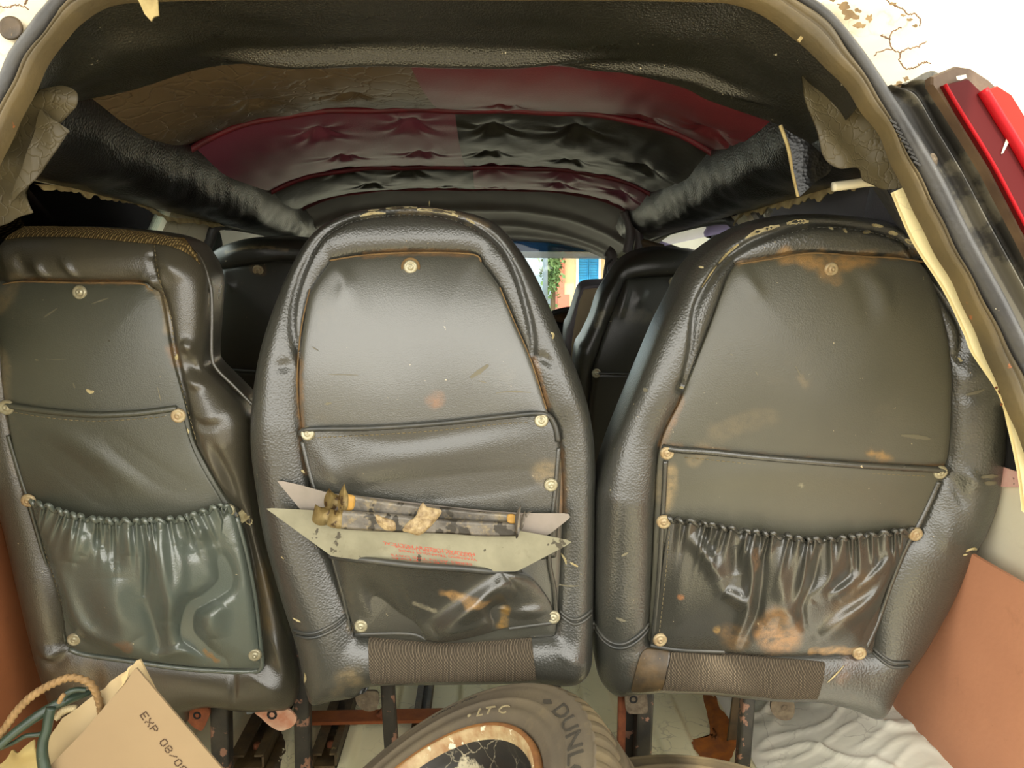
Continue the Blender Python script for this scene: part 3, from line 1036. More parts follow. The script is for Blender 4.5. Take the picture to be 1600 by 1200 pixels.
for pts in ([(1360, 90), (1374, 84), (1388, 82), (1402, 86), (1412, 80), (1428, 78), (1440, 70)], [(1388, 82), (1384, 66), (1390, 54), (1402, 48)], [(1402, 86), (1400, 100), (1410, 112), (1424, 110)], [(1384, 66), (1370, 60)], [(1402, 18), (1414, 28), (1424, 26), (1432, 38), (1430, 46)], [(1380, 6), (1392, 14), (1402, 18)], [(0, 14), (18, 17), (36, 14), (52, 20)], [(46, 12), (50, 4)], [(1424, 110), (1436, 102), (1448, 104)]):
    parts.append(tube(OP.pt(OP.uv(spline(pts, 30)) + rr.normal(size=(30, 2)) * 0.0006, 0.008), 0.0007, 5))
V, F = join(parts)
mk('paint_cracks', V, F, M_CRACK, trim)

# cream painted pinch flange inside the seal
a = spline([(1396, 300), (1429, 376), (1478, 453), (1510, 520), (1523, 552), (1564, 615), (1580, 670), (1595, 741), (1602, 800)], 90)
b = spline([(1422, 288), (1455, 362), (1501, 444), (1545, 541), (1568, 600), (1590, 650), (1604, 702), (1625, 760), (1650, 830)], 90)
PF = Plane((0, 0.875, Zr + 0.1), (1, 0, 0), (0, 0.10, 1))
t = np.linspace(0, 1, 6)[:, None, None]
G = PF.uv(a)[None] * (1 - t) + PF.uv(b)[None] * t
V, F = PF.pt(G.reshape(-1, 2), 0.0), grid_faces(90, 6, flip=True)
V2 = PF.pt(G.reshape(-1, 2), -0.006)
mk('trim_2', np.concatenate([V, V2]), F + [[i + 540 for i in q[::-1]] for q in F], M_CREAM, kind='structure')
parts = []
for (x, y, r) in ((1562, 612, 4), (1569, 622, 3), (1556, 606, 2.5), (1564, 632, 2.5)):
    c = PF.uv([(x, y)])[0]
    th = np.linspace(0, 2 * math.pi, 9)[:-1]
    P = PF.pt(c + r * 0.0007 * np.stack([np.cos(th) * (1 + 0.3 * np.sin(3 * th)), np.sin(th)], 1), 0.0008)
    parts.append((P, [list(range(8))]))
V, F = join(parts)
mk('rust_spots', V, F, M_RUST, bpy.data.objects['trim_2'], smooth=False)

# flaking black gutter between seal and lamp
PG = Plane((0, 0.836, Zr + 0.1), (1, 0, 0), (0, 0.10, 1))
a = spline([(1380, 130), (1396, 156), (1428, 207), (1463, 267), (1485, 309), (1505, 350), (1533, 402), (1565, 460), (1608, 545), (1665, 655)], 90)
b = spline([(1415, 132), (1462, 112), (1498, 170), (1550, 250), (1603, 345), (1650, 430), (1700, 520), (1760, 620)], 90)
nv = 40
t = np.linspace(0, 1, nv)[:, None, None]
G = PG.uv(a)[None] * (1 - t) + PG.uv(b)[None] * t
tt = t[:, 0, 0]
prof = -0.012 + 0.012 * sstep(tt, 0.55, 0.75) + 0.010 * np.exp(-((tt - 0.42) / 0.07)**2) - 0.006 * np.exp(-((tt - 0.62) / 0.05)**2)
Pn = G.reshape(-1, 2)
hh = np.repeat(prof, 90) + 0.001 * wav(Pn, 60, 8)
mk('trim_3', PG.pt(Pn, hh), grid_faces(90, nv, flip=True), M_CHANNEL, kind='structure')
V, F = lathe([(0.0001, 0.006), (0.006, 0.006), (0.010, 0.003), (0.013, 0.0045), (0.016, 0.001)], 20)
mk('grommet', V, F, M_TAB, bpy.data.objects['trim_3'], Matrix.Translation(Vector(PG.pt(PG.uv([(1462, 250)]), -0.006)[0])) @ OP.M.to_3x3().to_4x4() @ Matrix.Scale(0.55, 4) @ Matrix.Scale(0.6, 4, (1, 0, 0)))

# tail lamp
PL = Plane((0, 0.748, Zr + 0.1), (1, 0, 0), (0, 0.12, 1))
lamp = empty('tail_lamp', PL.pt(PL.uv([(1540, 220)]))[0].tolist(), 'red tail lamp with a grimy dark top cap beside the flaking gutter', 'tail lamp')


def prism(name, px, h0, h1, m, parent, plane, shrink=0.0, label=None):
    c = plane.uv(px)
    cen = c.mean(0)
    V = np.concatenate([plane.pt(c, h0), plane.pt(c, h1 - 0.003), plane.pt(cen + (c - cen) * (1 - shrink), h1)])
    n = len(c)
    F = loop_faces(n, 3) + [list(range(2 * n, 3 * n))]
    return mk(name, V, F, m, parent, smooth=False, label=label)


LH = prism('lamp_housing', [(1462, 126), (1462, 114), (1500, 98), (1522, 101), (1550, 119), (1566, 134), (1800, 540), (1740, 600), (1700, 560), (1600, 362), (1548, 262), (1492, 172)][::-1], -0.018, -0.006, M_LAMPBODY, lamp, PL, 0.02)
prism('deep_red_lens', [(1474, 132), (1512, 122), (1534, 144), (1600, 248), (1700, 420), (1760, 530), (1710, 545), (1602, 358), (1552, 262), (1496, 172)][::-1], -0.02, 0.0, M_LENSD, lamp, PL, 0.015, label='deep red side of the lamp lens')
V, F = tube(PL.pt(PL.uv(spline([(1476, 132), (1497, 168), (1552, 258), (1602, 352), (1700, 530)], 40)), 0.0005), 0.0018, 8)
mk('bright_red_rim', V, F, M_LENSR, lamp)
V, F = tube(PL.pt(PL.uv(spline([(1534, 142), (1560, 184), (1600, 250), (1690, 410)], 40)), 0.001), 0.0055, 8)
mk('bright_red_rim', V, F, M_LENSR, lamp)
prism('bright_red_lens', [(1538, 142), (1560, 132), (1582, 146), (1640, 240), (1760, 460), (1740, 520), (1680, 390), (1606, 250)][::-1], -0.03, -0.002, M_LENSO, lamp, PL, 0.01, label='paler red outer side of the lamp lens')
for px in ([(1493, 120), (1508, 117), (1510, 122), (1500, 126), (1494, 125)], [(1573, 212), (1577, 209), (1580, 214), (1566, 240), (1563, 241)]):
    mk('paint_fleck', PL.pt(PL.uv(px), 0.0012), [list(range(len(px)))[::-1]], M_ADHES, lamp, smooth=False)


# torn vinyl hanging at the opening
def sheet_px(name, px, plane, m, parent, hfun, n=160, k=22, thick=0.0022, **kw):
    c = plane.uv(spline(px, n, True))
    cen = c.mean(0)
    V, H = [], []
    for j in range(k):
        q = cen + (c - cen) * (1 - j / k)
        V.append(q)
        H.append(hfun(q))
    V, H = np.concatenate(V), np.concatenate(H)
    F = loop_faces(n, k, flip=True)
    F.append([(k - 1) * n + i for i in range(n)][::-1])
    if inside(np.array([[0.0, 0.0]]), c)[0] and False:
        pass
    area = 0.5 * np.sum(c[:, 0] * np.roll(c[:, 1], -1) - np.roll(c[:, 0], -1) * c[:, 1])
    if area > 0:
        F = [f[::-1] for f in F]
    F2 = [[i + len(V) for i in f[::-1]] for f in F]
    W = np.concatenate([plane.pt(V, H), plane.pt(V, H - thick)])
    return mk(name, W, F + F2, m, parent, **kw)


TF = Plane((0, 0.91, Zr + 0.1), (1, 0, 0), (0, 0.10, 1))
fl = empty('torn_vinyl_flap', TF.pt(TF.uv([(40, 230)]))[0].tolist(), 'tan torn vinyl flap with curled lobe, peeling over the dark tinted window', 'torn flap')
sheet_px('curled_sheet', [(-60, 330), (-10, 225), (37, 163), (65, 149), (93, 141), (107, 139), (124, 146), (129, 160), (121, 174), (98, 176), (77, 178), (66, 215), (56, 255), (42, 290), (30, 318), (36, 322), (47, 330), (23, 337), (0, 351), (-60, 372)], TF, M_FLAP, fl,
         lambda q: 0.010 * np.exp(-((q[:, 1] - TF.uv([(60, 160)])[0, 1]) / 0.02)**2) + 0.004 * wav(q, 60, 9) + 0.003 * wav(q, 130, 9, 20))
sheet_px('smooth_fold', [(72, 178), (80, 184), (111, 205), (109, 213), (103, 225), (88, 248), (70, 274), (35, 316), (34, 300), (45, 270), (60, 225)], TF, M_FLAP, fl,
         lambda q: 0.014 - 0.5 * (q[:, 0] - TF.uv([(60, 230)])[0, 0]).clip(0, 1) * 0.4 + 0.0015 * wav(q, 120, 9, 10))
TG = Plane((0, 0.90, Zr + 0.1), (1, 0, 0), (0, 0.10, 1))
fr = empty('torn_vinyl_flap', TG.pt(TG.uv([(1320, 190)]))[0].tolist(), 'broad tan vinyl flap hanging straight along the brown seal lip near the tail lamp', 'torn flap')
sheet_px('hanging_sheet', [(1257, 82), (1268, 81), (1280, 79), (1304, 84), (1362, 138), (1398, 194), (1428, 262), (1424, 287), (1392, 294), (1370, 288), (1348, 281), (1341, 262), (1309, 264), (1285, 241), (1271, 196), (1256, 160), (1253, 120)], TG, M_FLAP, fr,
         lambda q: 0.005 * np.sin((q[:, 0] * 0.8 + q[:, 1] * 0.45) * 95) + 0.002 * wav(q, 110, 9))
TB = Plane((0, 0.985, Zr + 0.1), (1, 0, 0), (0, 0.10, 1))
fb = empty('black_vinyl_tongue', TB.pt(TB.uv([(1260, 250)]))[0].tolist(), 'small triangular black vinyl tongue with pale edge hanging off the padded rail', 'torn flap')
sheet_px('tongue', [(1218, 198), (1218, 198), (1256, 226), (1299, 261), (1299, 261), (1292, 273), (1268, 288), (1246, 309), (1246, 309), (1238, 273), (1230, 232)], TB, M_BLACKPAD, fb,
         lambda q: 0.012 * np.exp(-((q[:, 0] - TB.uv([(1262, 270)])[0, 0]) / 0.022)**2) + 0.0015 * wav(q, 90, 9))
V, F = tube(TB.pt(TB.uv(spline([(1218, 197), (1230, 232), (1238, 273), (1246, 308)], 30)), 0.003), 0.0024, 6)
mk('pale_edge', V, F, M_TORN, fb)
V, F = tube(at_y(spline([(1301, 292), (1330, 288), (1360, 284), (1384, 285)], 20), 0.98), 0.006, 8)
mk('steel_edge', V, F, M_BODYWHITE, walls[1])

# ------------------------------------------------------------------ outside: ground, buildings, tree
G = 8
V, F = box((0, 20, GROUND - 0.05), (120, 120, 0.1))
M_GROUND = mat('earth', (124, 116, 102), (110, 102, 88), rough=0.95, scale=0.6)
mk('ground', V, F, M_GROUND, smooth=False, kind='structure')
M_WALLC = mat('cream_wall', (236, 214, 170), (228, 204, 158), rough=0.9, scale=0.8)
M_SALMON = mat('salmon_wall', (216, 128, 108), (206, 118, 98), rough=0.9, scale=0.8)
M_SHUT = mat('blue_shutter', (38, 140, 196), (52, 156, 208), rough=0.6, scale=3)
M_WFRAME = mat('white_frame', (236, 232, 220), rough=0.7)
M_PALE = mat('pale_blue_wall', (226, 236, 240), (214, 226, 232), rough=0.9, scale=0.5)
M_LEAF = mat('tree_leaf', (84, 112, 64), (112, 136, 84), rough=0.8, scale=3)
M_FAR = mat('far_wall', (150, 166, 182), (140, 156, 172), rough=0.9)
M_BARK = mat('bark', (104, 86, 66), rough=0.9)


def P25(px, y=25.0):
    return at_y([px], y)[0]


bld = empty('house', (4, 26, GROUND), 'cream house with salmon corner and blue shutters seen through the windscreen', 'house')
x0 = P25((881, 420))[0]
V, F = box((x0 + 1.7, 26, 2.5), (3.4, 2, 6.1))
mk('cream_wall', V, F, M_WALLC, bld, smooth=False)
xa, xb = P25((871, 420))[0], P25((882, 420))[0]
V, F = box(((xa + xb) / 2, 25.95, 2.5), (xb - xa, 2.1, 6.1))
mk('corner_pilaster', V, F, M_SALMON, bld, smooth=False)
zt = P25((880, 460))[2]
V, F = box(((xa + P25((889, 470))[0]) / 2, 24.9, (zt + GROUND) / 2), (P25((889, 470))[0] - xa, 0.2, zt - GROUND))
mk('salmon_plinth', V, F, M_SALMON, bld, smooth=False)
V, F = box((x0 + 1.6, 24.85, P25((900, 384))[2] + 0.12), (4.0, 0.9, 0.26))
mk('white_awning', V, F, M_WFRAME, bld, smooth=False)
wx0, wx1 = P25((903, 420))[0], P25((935, 420))[0]
wz1, wz0 = P25((920, 401))[2], P25((920, 452))[2]
fr_ = []
for (cx, cz, sx, sz) in ((wx0 - 0.03, (wz0 + wz1) / 2, 0.08, wz1 - wz0 + 0.2), (wx1 + 0.03, (wz0 + wz1) / 2, 0.08, wz1 - wz0 + 0.2), ((wx0 + wx1) / 2, wz1 + 0.04, wx1 - wx0, 0.08), ((wx0 + wx1) / 2, wz0 - 0.04, wx1 - wx0 + 0.2, 0.08)):
    fr_.append(box((cx, 24.95, cz), (sx, 0.16, sz)))
V, F = join(fr_)
wf = mk('window_frame', V, F, M_WFRAME, bld, smooth=False)
for k in range(2):
    cx = wx0 + (wx1 - wx0) * (0.25 + 0.5 * k)
    parts = [box((cx - (wx1 - wx0) * 0.225, 24.94, (wz0 + wz1) / 2), (0.05, 0.10, wz1 - wz0)), box((cx + (wx1 - wx0) * 0.225, 24.94, (wz0 + wz1) / 2), (0.05, 0.10, wz1 - wz0))]
    for j in range(12):
        parts.append(box((cx, 24.95, wz0 + (wz1 - wz0) * (j + 0.5) / 12), ((wx1 - wx0) * 0.45, 0.05, (wz1 - wz0) / 13)))
    V, F = join(parts)
    mk('shutter', V, F, M_SHUT, wf, smooth=False)

tr = empty('tree', (P25((863, 420), 22)[0], 22, GROUND), 'small green tree standing before the pale wall beyond the windscreen', 'tree')
c = P25((863, 415), 22)
V, F = tube(np.array([[c[0], 22, GROUND], [c[0] + 0.03, 22, 0.6], [c[0], 22, c[2]]]), [0.09, 0.07, 0.04], 8)
mk('trunk', V, F, M_BARK, tr)
rr = np.random.default_rng(8)
Vs, Fs = [], []
for k in range(1500):
    p = c + rr.normal(size=3) * [0.12, 0.2, 0.36]
    a, b = rr.normal(size=3) * 0.035, rr.normal(size=3) * 0.035
    Vs += [p - a, p + b, p + a, p - b]
    Fs.append([4 * k, 4 * k + 1, 4 * k + 2, 4 * k + 3])
mk('foliage', np.array(Vs), Fs, M_LEAF, tr, smooth=False, kind='stuff')
c = P25((852, 420), 21)
V, F = tube(np.array([[c[0], 21, GROUND], [c[0], 21, 6.0]]), 0.07, 10)
post = empty('lamp_post', (c[0], 21, GROUND), 'plain grey street post beside the small green tree', 'post')
mk('pole', V, F, M_FAR, post)
V, F = lathe([(0.16, 0), (0.16, 0.1), (0.08, 0.14), (0.07, 0.4)], 14)
mk('base_collar', V + [c[0], 21, GROUND], F, M_WFRAME, post)
V, F = box((-5.0, 30, 1.4), (16, 1, 3.9))
fb_ = empty('boundary_wall', (-5, 30, GROUND), 'pale blue grey wall far beyond the windscreen', 'wall')
mk('wall_face', V, F, M_FAR, fb_, smooth=False)
V, F = box((-5.0, 30, 3.42), (16.2, 1.2, 0.14))
mk('coping', V, F, M_WFRAME, fb_, smooth=False)

sb = empty('side_house', (7.5, 16, GROUND), 'cream and salmon house front seen through the small bright side window', 'house')
V, F = box((8.5, 14, 2.4), (2, 12, 6))
mk('cream_wall', V, F, M_WALLC, sb, smooth=False)
V, F = box((7.48, 7.5 / rays([(1124, 380)])[0][0] * rays([(1124, 380)])[0][1] - 2.0, 2.4), (0.12, 4.0, 5.9))
mk('salmon_pilaster', V, F, M_SALMON, sb, smooth=False)
lb = empty('garden_wall', (-6, 12, GROUND), 'long pale blue wall outside the side windows behind the woven topped seat', 'wall')
V, F = box((-6.4, 12, 1.6), (0.8, 26, 4.3))
mk('wall_face', V, F, M_PALE, lb, smooth=False)
for k in range(14):
    V, F = box((-5.97, 0.5 + k * 1.8, 1.6), (0.10, 0.35, 4.2))
    mk('pier', V, F, M_WFRAME, lb, smooth=False)

# ------------------------------------------------------------------ seats
RIV_PROF = [(0.0001, 0.0030), (0.0012, 0.0030), (0.0018, 0.0040), (0.0034, 0.0038), (0.0046, 0.0020), (0.0058, 0.0022), (0.0078, 0.0030), (0.0096, 0.0020), (0.0104, -0.0006)]
_rv, _rf = lathe(RIV_PROF, 24)
RIV_ME = mesh('rivet', _rv, _rf, M_RIVET)
RIV_RUST = mesh('rivet', _rv, _rf, M_RUSTRIVET)


class Seat:
    """a seat back seen from behind; every piece is a height field on the plane of the back"""
    def __init__(s, name, plane, outline, panel, label, group, m_roll, m_panel, HR=0.05, hp=0.030, bulge=0.012, thick=0.11, n=380, K=44, seams=(), folds=(), stains=(), top_roll=0.0):
        s.pl = plane
        s.px = 1.0 / np.linalg.norm(plane.uv([(800, 600)])[0] - plane.uv([(801, 600)])[0])     # px per metre here
        s.out = plane.uv(spline(outline, n, True))
        s.ctop = plane.uv(panel)[:, 1].max()
        s.HR, s.hp, s.bulge = HR, hp, bulge
        s.pan = s.uvf(spline(panel, 200, True))
        s.seams = [(s.uvf(spline(q, 60)), a, sg / s.px) for q, a, sg in seams]
        s.folds = [(s.uvf(spline(q, 30)), a, sg / s.px) for q, a, sg in folds]
        base = plane.pt([(s.out[:, 0].mean(), s.out[:, 1].min())])[0]
        s.root = empty(name, (base[0], base[1] + 0.05, 0), label, 'seat', group)
        # cushion body as rings from the outline to a spine
        vmin, vmax = s.out[:, 1].min(), s.out[:, 1].max()
        r = 0.12
        sv = np.clip(s.out[:, 1], vmin + r, vmax - r * 1.6)
        cx = s.pan[:, 0].mean() + 0 * sv
        sp = np.stack([cx, sv], 1)
        tk = np.r_[np.linspace(0, 0.04, 7)[:-1], np.linspace(0.04, 0.5, K - 12), np.linspace(0.5, 0.97, 7)[1:]]
        V = np.concatenate([s.out + (sp - s.out) * t for t in tk])
        H = s.H(V)
        H[:n] = -s.drop(s.out)
        back = [(0.0, -0.02), (0.0, -thick * 0.55), (0.02, -thick * 0.8), (0.07, -thick * 0.95), (0.14, -thick)]
        Vb = np.concatenate([s.out + (sp - s.out) * t for t, _ in back])
        Hb = np.repeat([h for _, h in back], n) - s.drop(Vb)
        ccw = 0.5 * np.sum(s.out[:, 0] * np.roll(s.out[:, 1], -1) - np.roll(s.out[:, 0], -1) * s.out[:, 1]) > 0
        F = loop_faces(n, len(tk)) + zipper(V[-n:], (len(tk) - 1) * n)
        off = len(V)
        Fb = loop_faces(n, len(back), off, flip=True) + [[off + (len(back) - 1) * n + i for i in range(n)][::-1]]
        a = np.arange(n)
        b = (a + 1) % n
        Fb += np.stack([off + a, off + b, b, a], -1).tolist()
        F = F + Fb
        if not ccw:
            F = [f[::-1] for f in F]
        V, H = np.concatenate([V, Vb]), np.concatenate([H, Hb])
        s.part('backrest', V, H, F, m_roll, stains)
        # inset panel
        s.sheet('back_panel', panel, m_panel, lambda q: s.Hp(q), skirt=0.012, stains=stains, n=260, K=40, pre=True)

    def drop(s, P):
        """the whole back curves away towards its top"""
        q = P[:, 1] - (s.ctop - 0.22)
        return 0.60 * np.where(q > 0, q, 0)**2 + 0.12 * np.clip(-q, 0, 0.12)**2

    def uvf(s, px):
        """line of sight met with the raised face of the cushion"""
        q = s.pl.uv(px)
        d = rays(px)
        dn, d0 = d @ s.pl.n, (s.pl.O - CAM) @ s.pl.n
        for _ in range(2):
            h = s.hp + s.bulge - 0.002 - s.drop(q)
            X = CAM + d * ((d0 + h) / dn)[:, None] - s.pl.O
            q = np.stack([X @ s.pl.eu, X @ s.pl.ev], 1)
        return q

    def ray_fix(s, P, h):
        """slide raised cloth along the line of sight so that it stands where it was traced"""
        hl = s.hp + s.bulge - 0.002 - s.drop(P)
        X = s.pl.pt(P, hl) - CAM
        k = (h - hl) / (X @ s.pl.n)
        return P + np.stack([X @ s.pl.eu, X @ s.pl.ev], 1) * k[:, None]

    def part(s, name, V, H, F, m, stains=(), parent=None, **kw):
        st = s.stain(V, stains)
        return mk(name, np.column_stack([V, H]), F, m, parent or s.root, s.pl.M, stain=st, **kw)

    def stain(s, V, stains):
        out = np.zeros((len(V), 4), np.float32)
        for st in stains:
            px, rad, stg, colr = st
            c = s.uvf(spline(px, 20)) if len(px) > 1 else s.uvf(px)
            d = seg_dist(V, c)[0] if len(c) > 1 else np.linalg.norm(V - c, axis=1)
            rr = rad / s.px
            rr = rr * (1 + 0.35 * wav(V, 2.2 / rr, 7, 40) * 0.6)
            m = stg * (1 - sstep(d, rr * 0.35, rr * 1.1))
            k = m > out[:, 3]
            out[k, :3] = lin(*colr)[:3]
            out[:, 3] = np.maximum(out[:, 3], m)
        # the colour attribute carries its own mask in alpha
        return out

    def feat(s, P):
        h = np.zeros(len(P))
        for c, a, sg in s.seams:
            d, t = seg_dist(P, c)
            h += a * np.exp(-(d / sg)**2)
        for c, a, sg in s.folds:
            d, t = seg_dist(P, c)
            h += a * np.exp(-(d / sg)**2) * np.sin(np.pi * np.clip(t, 0.02, 0.98))**0.6
        return h

    def Hp(s, P):
        d = seg_dist(P, s.pan, True)[0]
        ins = inside(P, s.pan)
        d = np.where(ins, d, 0)
        h = s.hp + s.bulge * (1 - np.exp(-d / 0.05)) - 0.003 * np.exp(-d / 0.004)
        h = h - s.drop(P)
        return h + 0.0009 * wav(P, 26, 9) + s.featp(P)

    def featp(s, P):
        h = np.zeros(len(P))
        for c, a, sg in s.folds:
            d, t = seg_dist(P, c)
            h += a * np.exp(-(d / sg)**2) * np.sin(np.pi * np.clip(t, 0.02, 0.98))**0.6
        return h

    def H(s, P):
        do = seg_dist(P, s.out, True)[0]
        dp = seg_dist(P, s.pan, True)[0]
        ins = inside(P, s.pan)
        wd = do + dp
        t = do / (wd + 1e-9)
        HR = np.minimum(s.HR, 0.55 * wd + 0.006)
        a = HR * np.sqrt(np.clip(1 - (1 - 2 * np.minimum(t, 0.5))**2, 0, 1))
        lo = np.minimum(s.hp - 0.011, HR * 0.8)
        b = lo + (HR - lo) * np.sqrt(np.clip(1 - (2 * np.maximum(t, 0.5) - 1)**2, 0, 1))
        h = np.where(t < 0.5, a, b)
        h = np.where(ins, np.maximum(lo - 0.25 * dp, s.hp - 0.026), h)
        h = h + (s.feat(P) + 0.0012 * wav(P, 30, 9)) * sstep(do, 0, 0.012) * ~ins - s.drop(P)
        return h

    def base(s, P):
        return np.maximum(s.H(P), np.where(inside(P, s.pan), s.Hp(P), -1))

    def sheet(s, name, px, m, hf, skirt=0.006, stains=(), n=200, K=30, parent=None, pre=False, **kw):
        c = s.uvf(spline(px, n, True))
        cen = np.array([c[:, 0].mean(), 0])
        vmin, vmax = c[:, 1].min(), c[:, 1].max()
        hw = (c[:, 0].max() - c[:, 0].min()) * 0.25
        if vmax - vmin > 2 * hw:
            sp = np.stack([0 * c[:, 0] + cen[0], np.clip(c[:, 1], vmin + hw, vmax - hw)], 1)
        else:
            wv = (vmax - vmin) * 0.35
            sp = np.stack([np.clip(c[:, 0], c[:, 0].min() + wv, c[:, 0].max() - wv), 0 * c[:, 0] + c[:, 1].mean()], 1)
        tk = np.r_[0, np.linspace(0.008, 0.97, K) ** 1.15]
        V = np.concatenate([c] + [c + (sp - c) * t for t in tk])
        H = hf(V)
        H[:n] -= skirt
        F = loop_faces(n, len(tk) + 1) + zipper(V[-n:], len(tk) * n)
        if 0.5 * np.sum(c[:, 0] * np.roll(c[:, 1], -1) - np.roll(c[:, 0], -1) * c[:, 1]) < 0:
            F = [f[::-1] for f in F]
        return s.part(name, V, H, F, m, stains, parent, **kw)

    def patch(s, name, T, B, L, Rr, m, hf, nu=220, nv=90, stains=(), parent=None, lift=0.004, **kw):
        """four sided cloth between traced edges"""
        T, B, L, Rr = [s.uvf(spline(q, k)) for q, k in ((T, nu), (B, nu), (L, nv), (Rr, nv))]
        u = np.linspace(0, 1, nu)[None, :, None]
        v = np.linspace(0, 1, nv)[:, None, None]
        P = (1 - v) * T[None] + v * B[None] + (1 - u) * L[:, None] + u * Rr[:, None]
        P = P - ((1 - u) * (1 - v) * T[0] + u * (1 - v) * T[-1] + (1 - u) * v * B[0] + u * v * B[-1])
        P = P.reshape(-1, 2)
        U = np.repeat(u[:, :, 0], nv, 0).ravel()
        W = np.repeat(v[:, 0], nu, 1).ravel()
        h = np.maximum(hf(P, U, W), s.Hp(P) + (0.0065 if 'upper' not in name else 0.0025))
        e = np.minimum(np.minimum(U, 1 - U) * (nu - 1), np.minimum(W, 1 - W) * (nv - 1))
        h = np.where(e < 0.5, s.base(P) - 0.002, h)
        return s.part(name, s.ray_fix(P, h), h, grid_faces(nu, nv, flip=True), m, stains, parent, **kw)

    def foldsum(s, P, folds):
        h = np.zeros(len(P))
        for q, a, sg in folds:
            c = s.uvf(spline(q, 30))
            d, t = seg_dist(P, c)
            h += a * np.exp(-(d * s.px / sg)**2) * np.sin(np.pi * np.clip(t, 0.03, 0.97))**0.5
        return h

    def line(s, name, px, r, m, hadd=0.0, n=90, parent=None, hf=None, k=8, wob=0.0, **kw):
        c = s.uvf(spline(px, n))
        h = (hf or s.base)(c) + hadd
        P = np.column_stack([s.ray_fix(c, h) if hf == s.Hp else c, h])
        if wob:
            P[:, 1] += wob * np.sin(np.arange(n) * 0.9)
        V, F = tube(P, r, k)
        return mk(name, V, F, m, parent or s.root, s.pl.M, **kw)

    def stitch(s, px, hadd=0.0012, hf=None, parent=None, L=5.0, gap=3.0, rad=0.00065, m=None):
        c = s.uvf(spline(px, 400))
        h = (hf or s.base)(c) + hadd
        P = np.column_stack([s.ray_fix(c, h), h])
        D = np.r_[0, np.cumsum(np.linalg.norm(np.diff(P, axis=0), axis=1))]
        parts = []
        x = 0
        while x + L / s.px < D[-1]:
            q = np.array([[np.interp(t, D, P[:, j]) for j in range(3)] for t in (x, x + L / s.px)])
            parts.append(tube(q, rad, 4))
            x += (L + gap) / s.px
        V, F = join(parts)
        return mk('stitching', V, F, m or M_STITCH, parent or s.root, s.pl.M)

    def rivet(s, px, rusty=False, scale=1.0, hadd=0.001, hf=None, label=None):
        c = s.uvf([px])
        h = float((hf or s.base)(c)[0]) + hadd
        o = bpy.data.objects.new('rivet', RIV_RUST if rusty else RIV_ME)
        tilt = Matrix.Rotation(RNG.uniform(-0.15, 0.15), 4, 'X') @ Matrix.Rotation(RNG.uniform(-0.15, 0.15), 4, 'Y')
        place(o, s.root, s.pl.M @ Matrix.Translation((c[0, 0], c[0, 1], h)) @ tilt @ Matrix.Scale(scale, 4))
        if label:
            o['label'] = label
        return o

    def worn(s, items, m=None, hadd=0.0009, name='worn_spots'):
        """bare backing where the skin has peeled: thin ragged slivers lying on the surface"""
        parts = []
        rr = np.random.default_rng(len(items))
        for px, wpx in items:
            n = max(8, int(6 * len(px)))
            c = s.uvf(spline(px, n)) if len(px) > 1 else None
            t = np.linspace(0, 1, n)
            wd = wpx / s.px * np.sin(np.pi * np.clip(t, 0.05, 0.95))**0.4 * (0.6 + 0.5 * rr.uniform(size=n))
            T = np.gradient(c, axis=0)
            T /= np.linalg.norm(T, axis=1)[:, None] + 1e-9
            N = np.stack([-T[:, 1], T[:, 0]], 1)
            A, Bq = c + N * wd[:, None] / 2, c - N * wd[:, None] / 2
            Q = np.concatenate([A, Bq])
            V = np.column_stack([Q, s.base(Q) + hadd])
            parts.append((V, grid_faces(n, 2, flip=True)))
        V, F = join(parts)
        return mk(name, V, F, m or M_WORN, s.root, s.pl.M, kind='stuff')


def seat_plane(x, y, zr, lean, yaw=0.0):
    eu = np.array([math.cos(yaw), math.sin(yaw), 0])
    f = np.array([-math.sin(yaw), math.cos(yaw), 0])
    ev = -f * math.sin(lean) + np.array([0, 0, math.cos(lean)])
    return Plane((x, y, Zr + zr), eu, ev)


DUST, RUSTC, PALE = (124, 108, 78), (122, 90, 54), (160, 152, 126)
ROW = 'rear row of seats'

# ---- middle seat of the rear row
pl = seat_plane(0, 1.14, -0.20, R_(-1))
o_mid = [(520, 335), (560, 322), (640, 316), (700, 321), (745, 331), (780, 349), (810, 384), (835, 425), (860, 480), (885, 540), (905, 590), (922, 650), (930, 720), (930, 800), (928, 900), (926, 1000), (922, 1042), (905, 1062), (880, 1067), (832, 1062), (700, 1064), (582, 1067), (560, 1084), (520, 1092), (490, 1098), (478, 1075), (465, 1010), (440, 930), (415, 840), (400, 750), (394, 690), (396, 630), (405, 560), (420, 500), (440, 440), (465, 385), (490, 353)]
p_mid = [(515, 407), (515, 407), (568, 398), (640, 394), (735, 396), (753, 410), (753, 410), (781, 449), (806, 508), (830, 564), (855, 641), (872, 680), (880, 760), (878, 860), (872, 965), (868, 1000), (868, 1000), (700, 1010), (558, 1000), (558, 1000), (540, 950), (505, 850), (480, 750), (468, 666), (464, 610), (466, 557), (472, 505), (484, 452)]
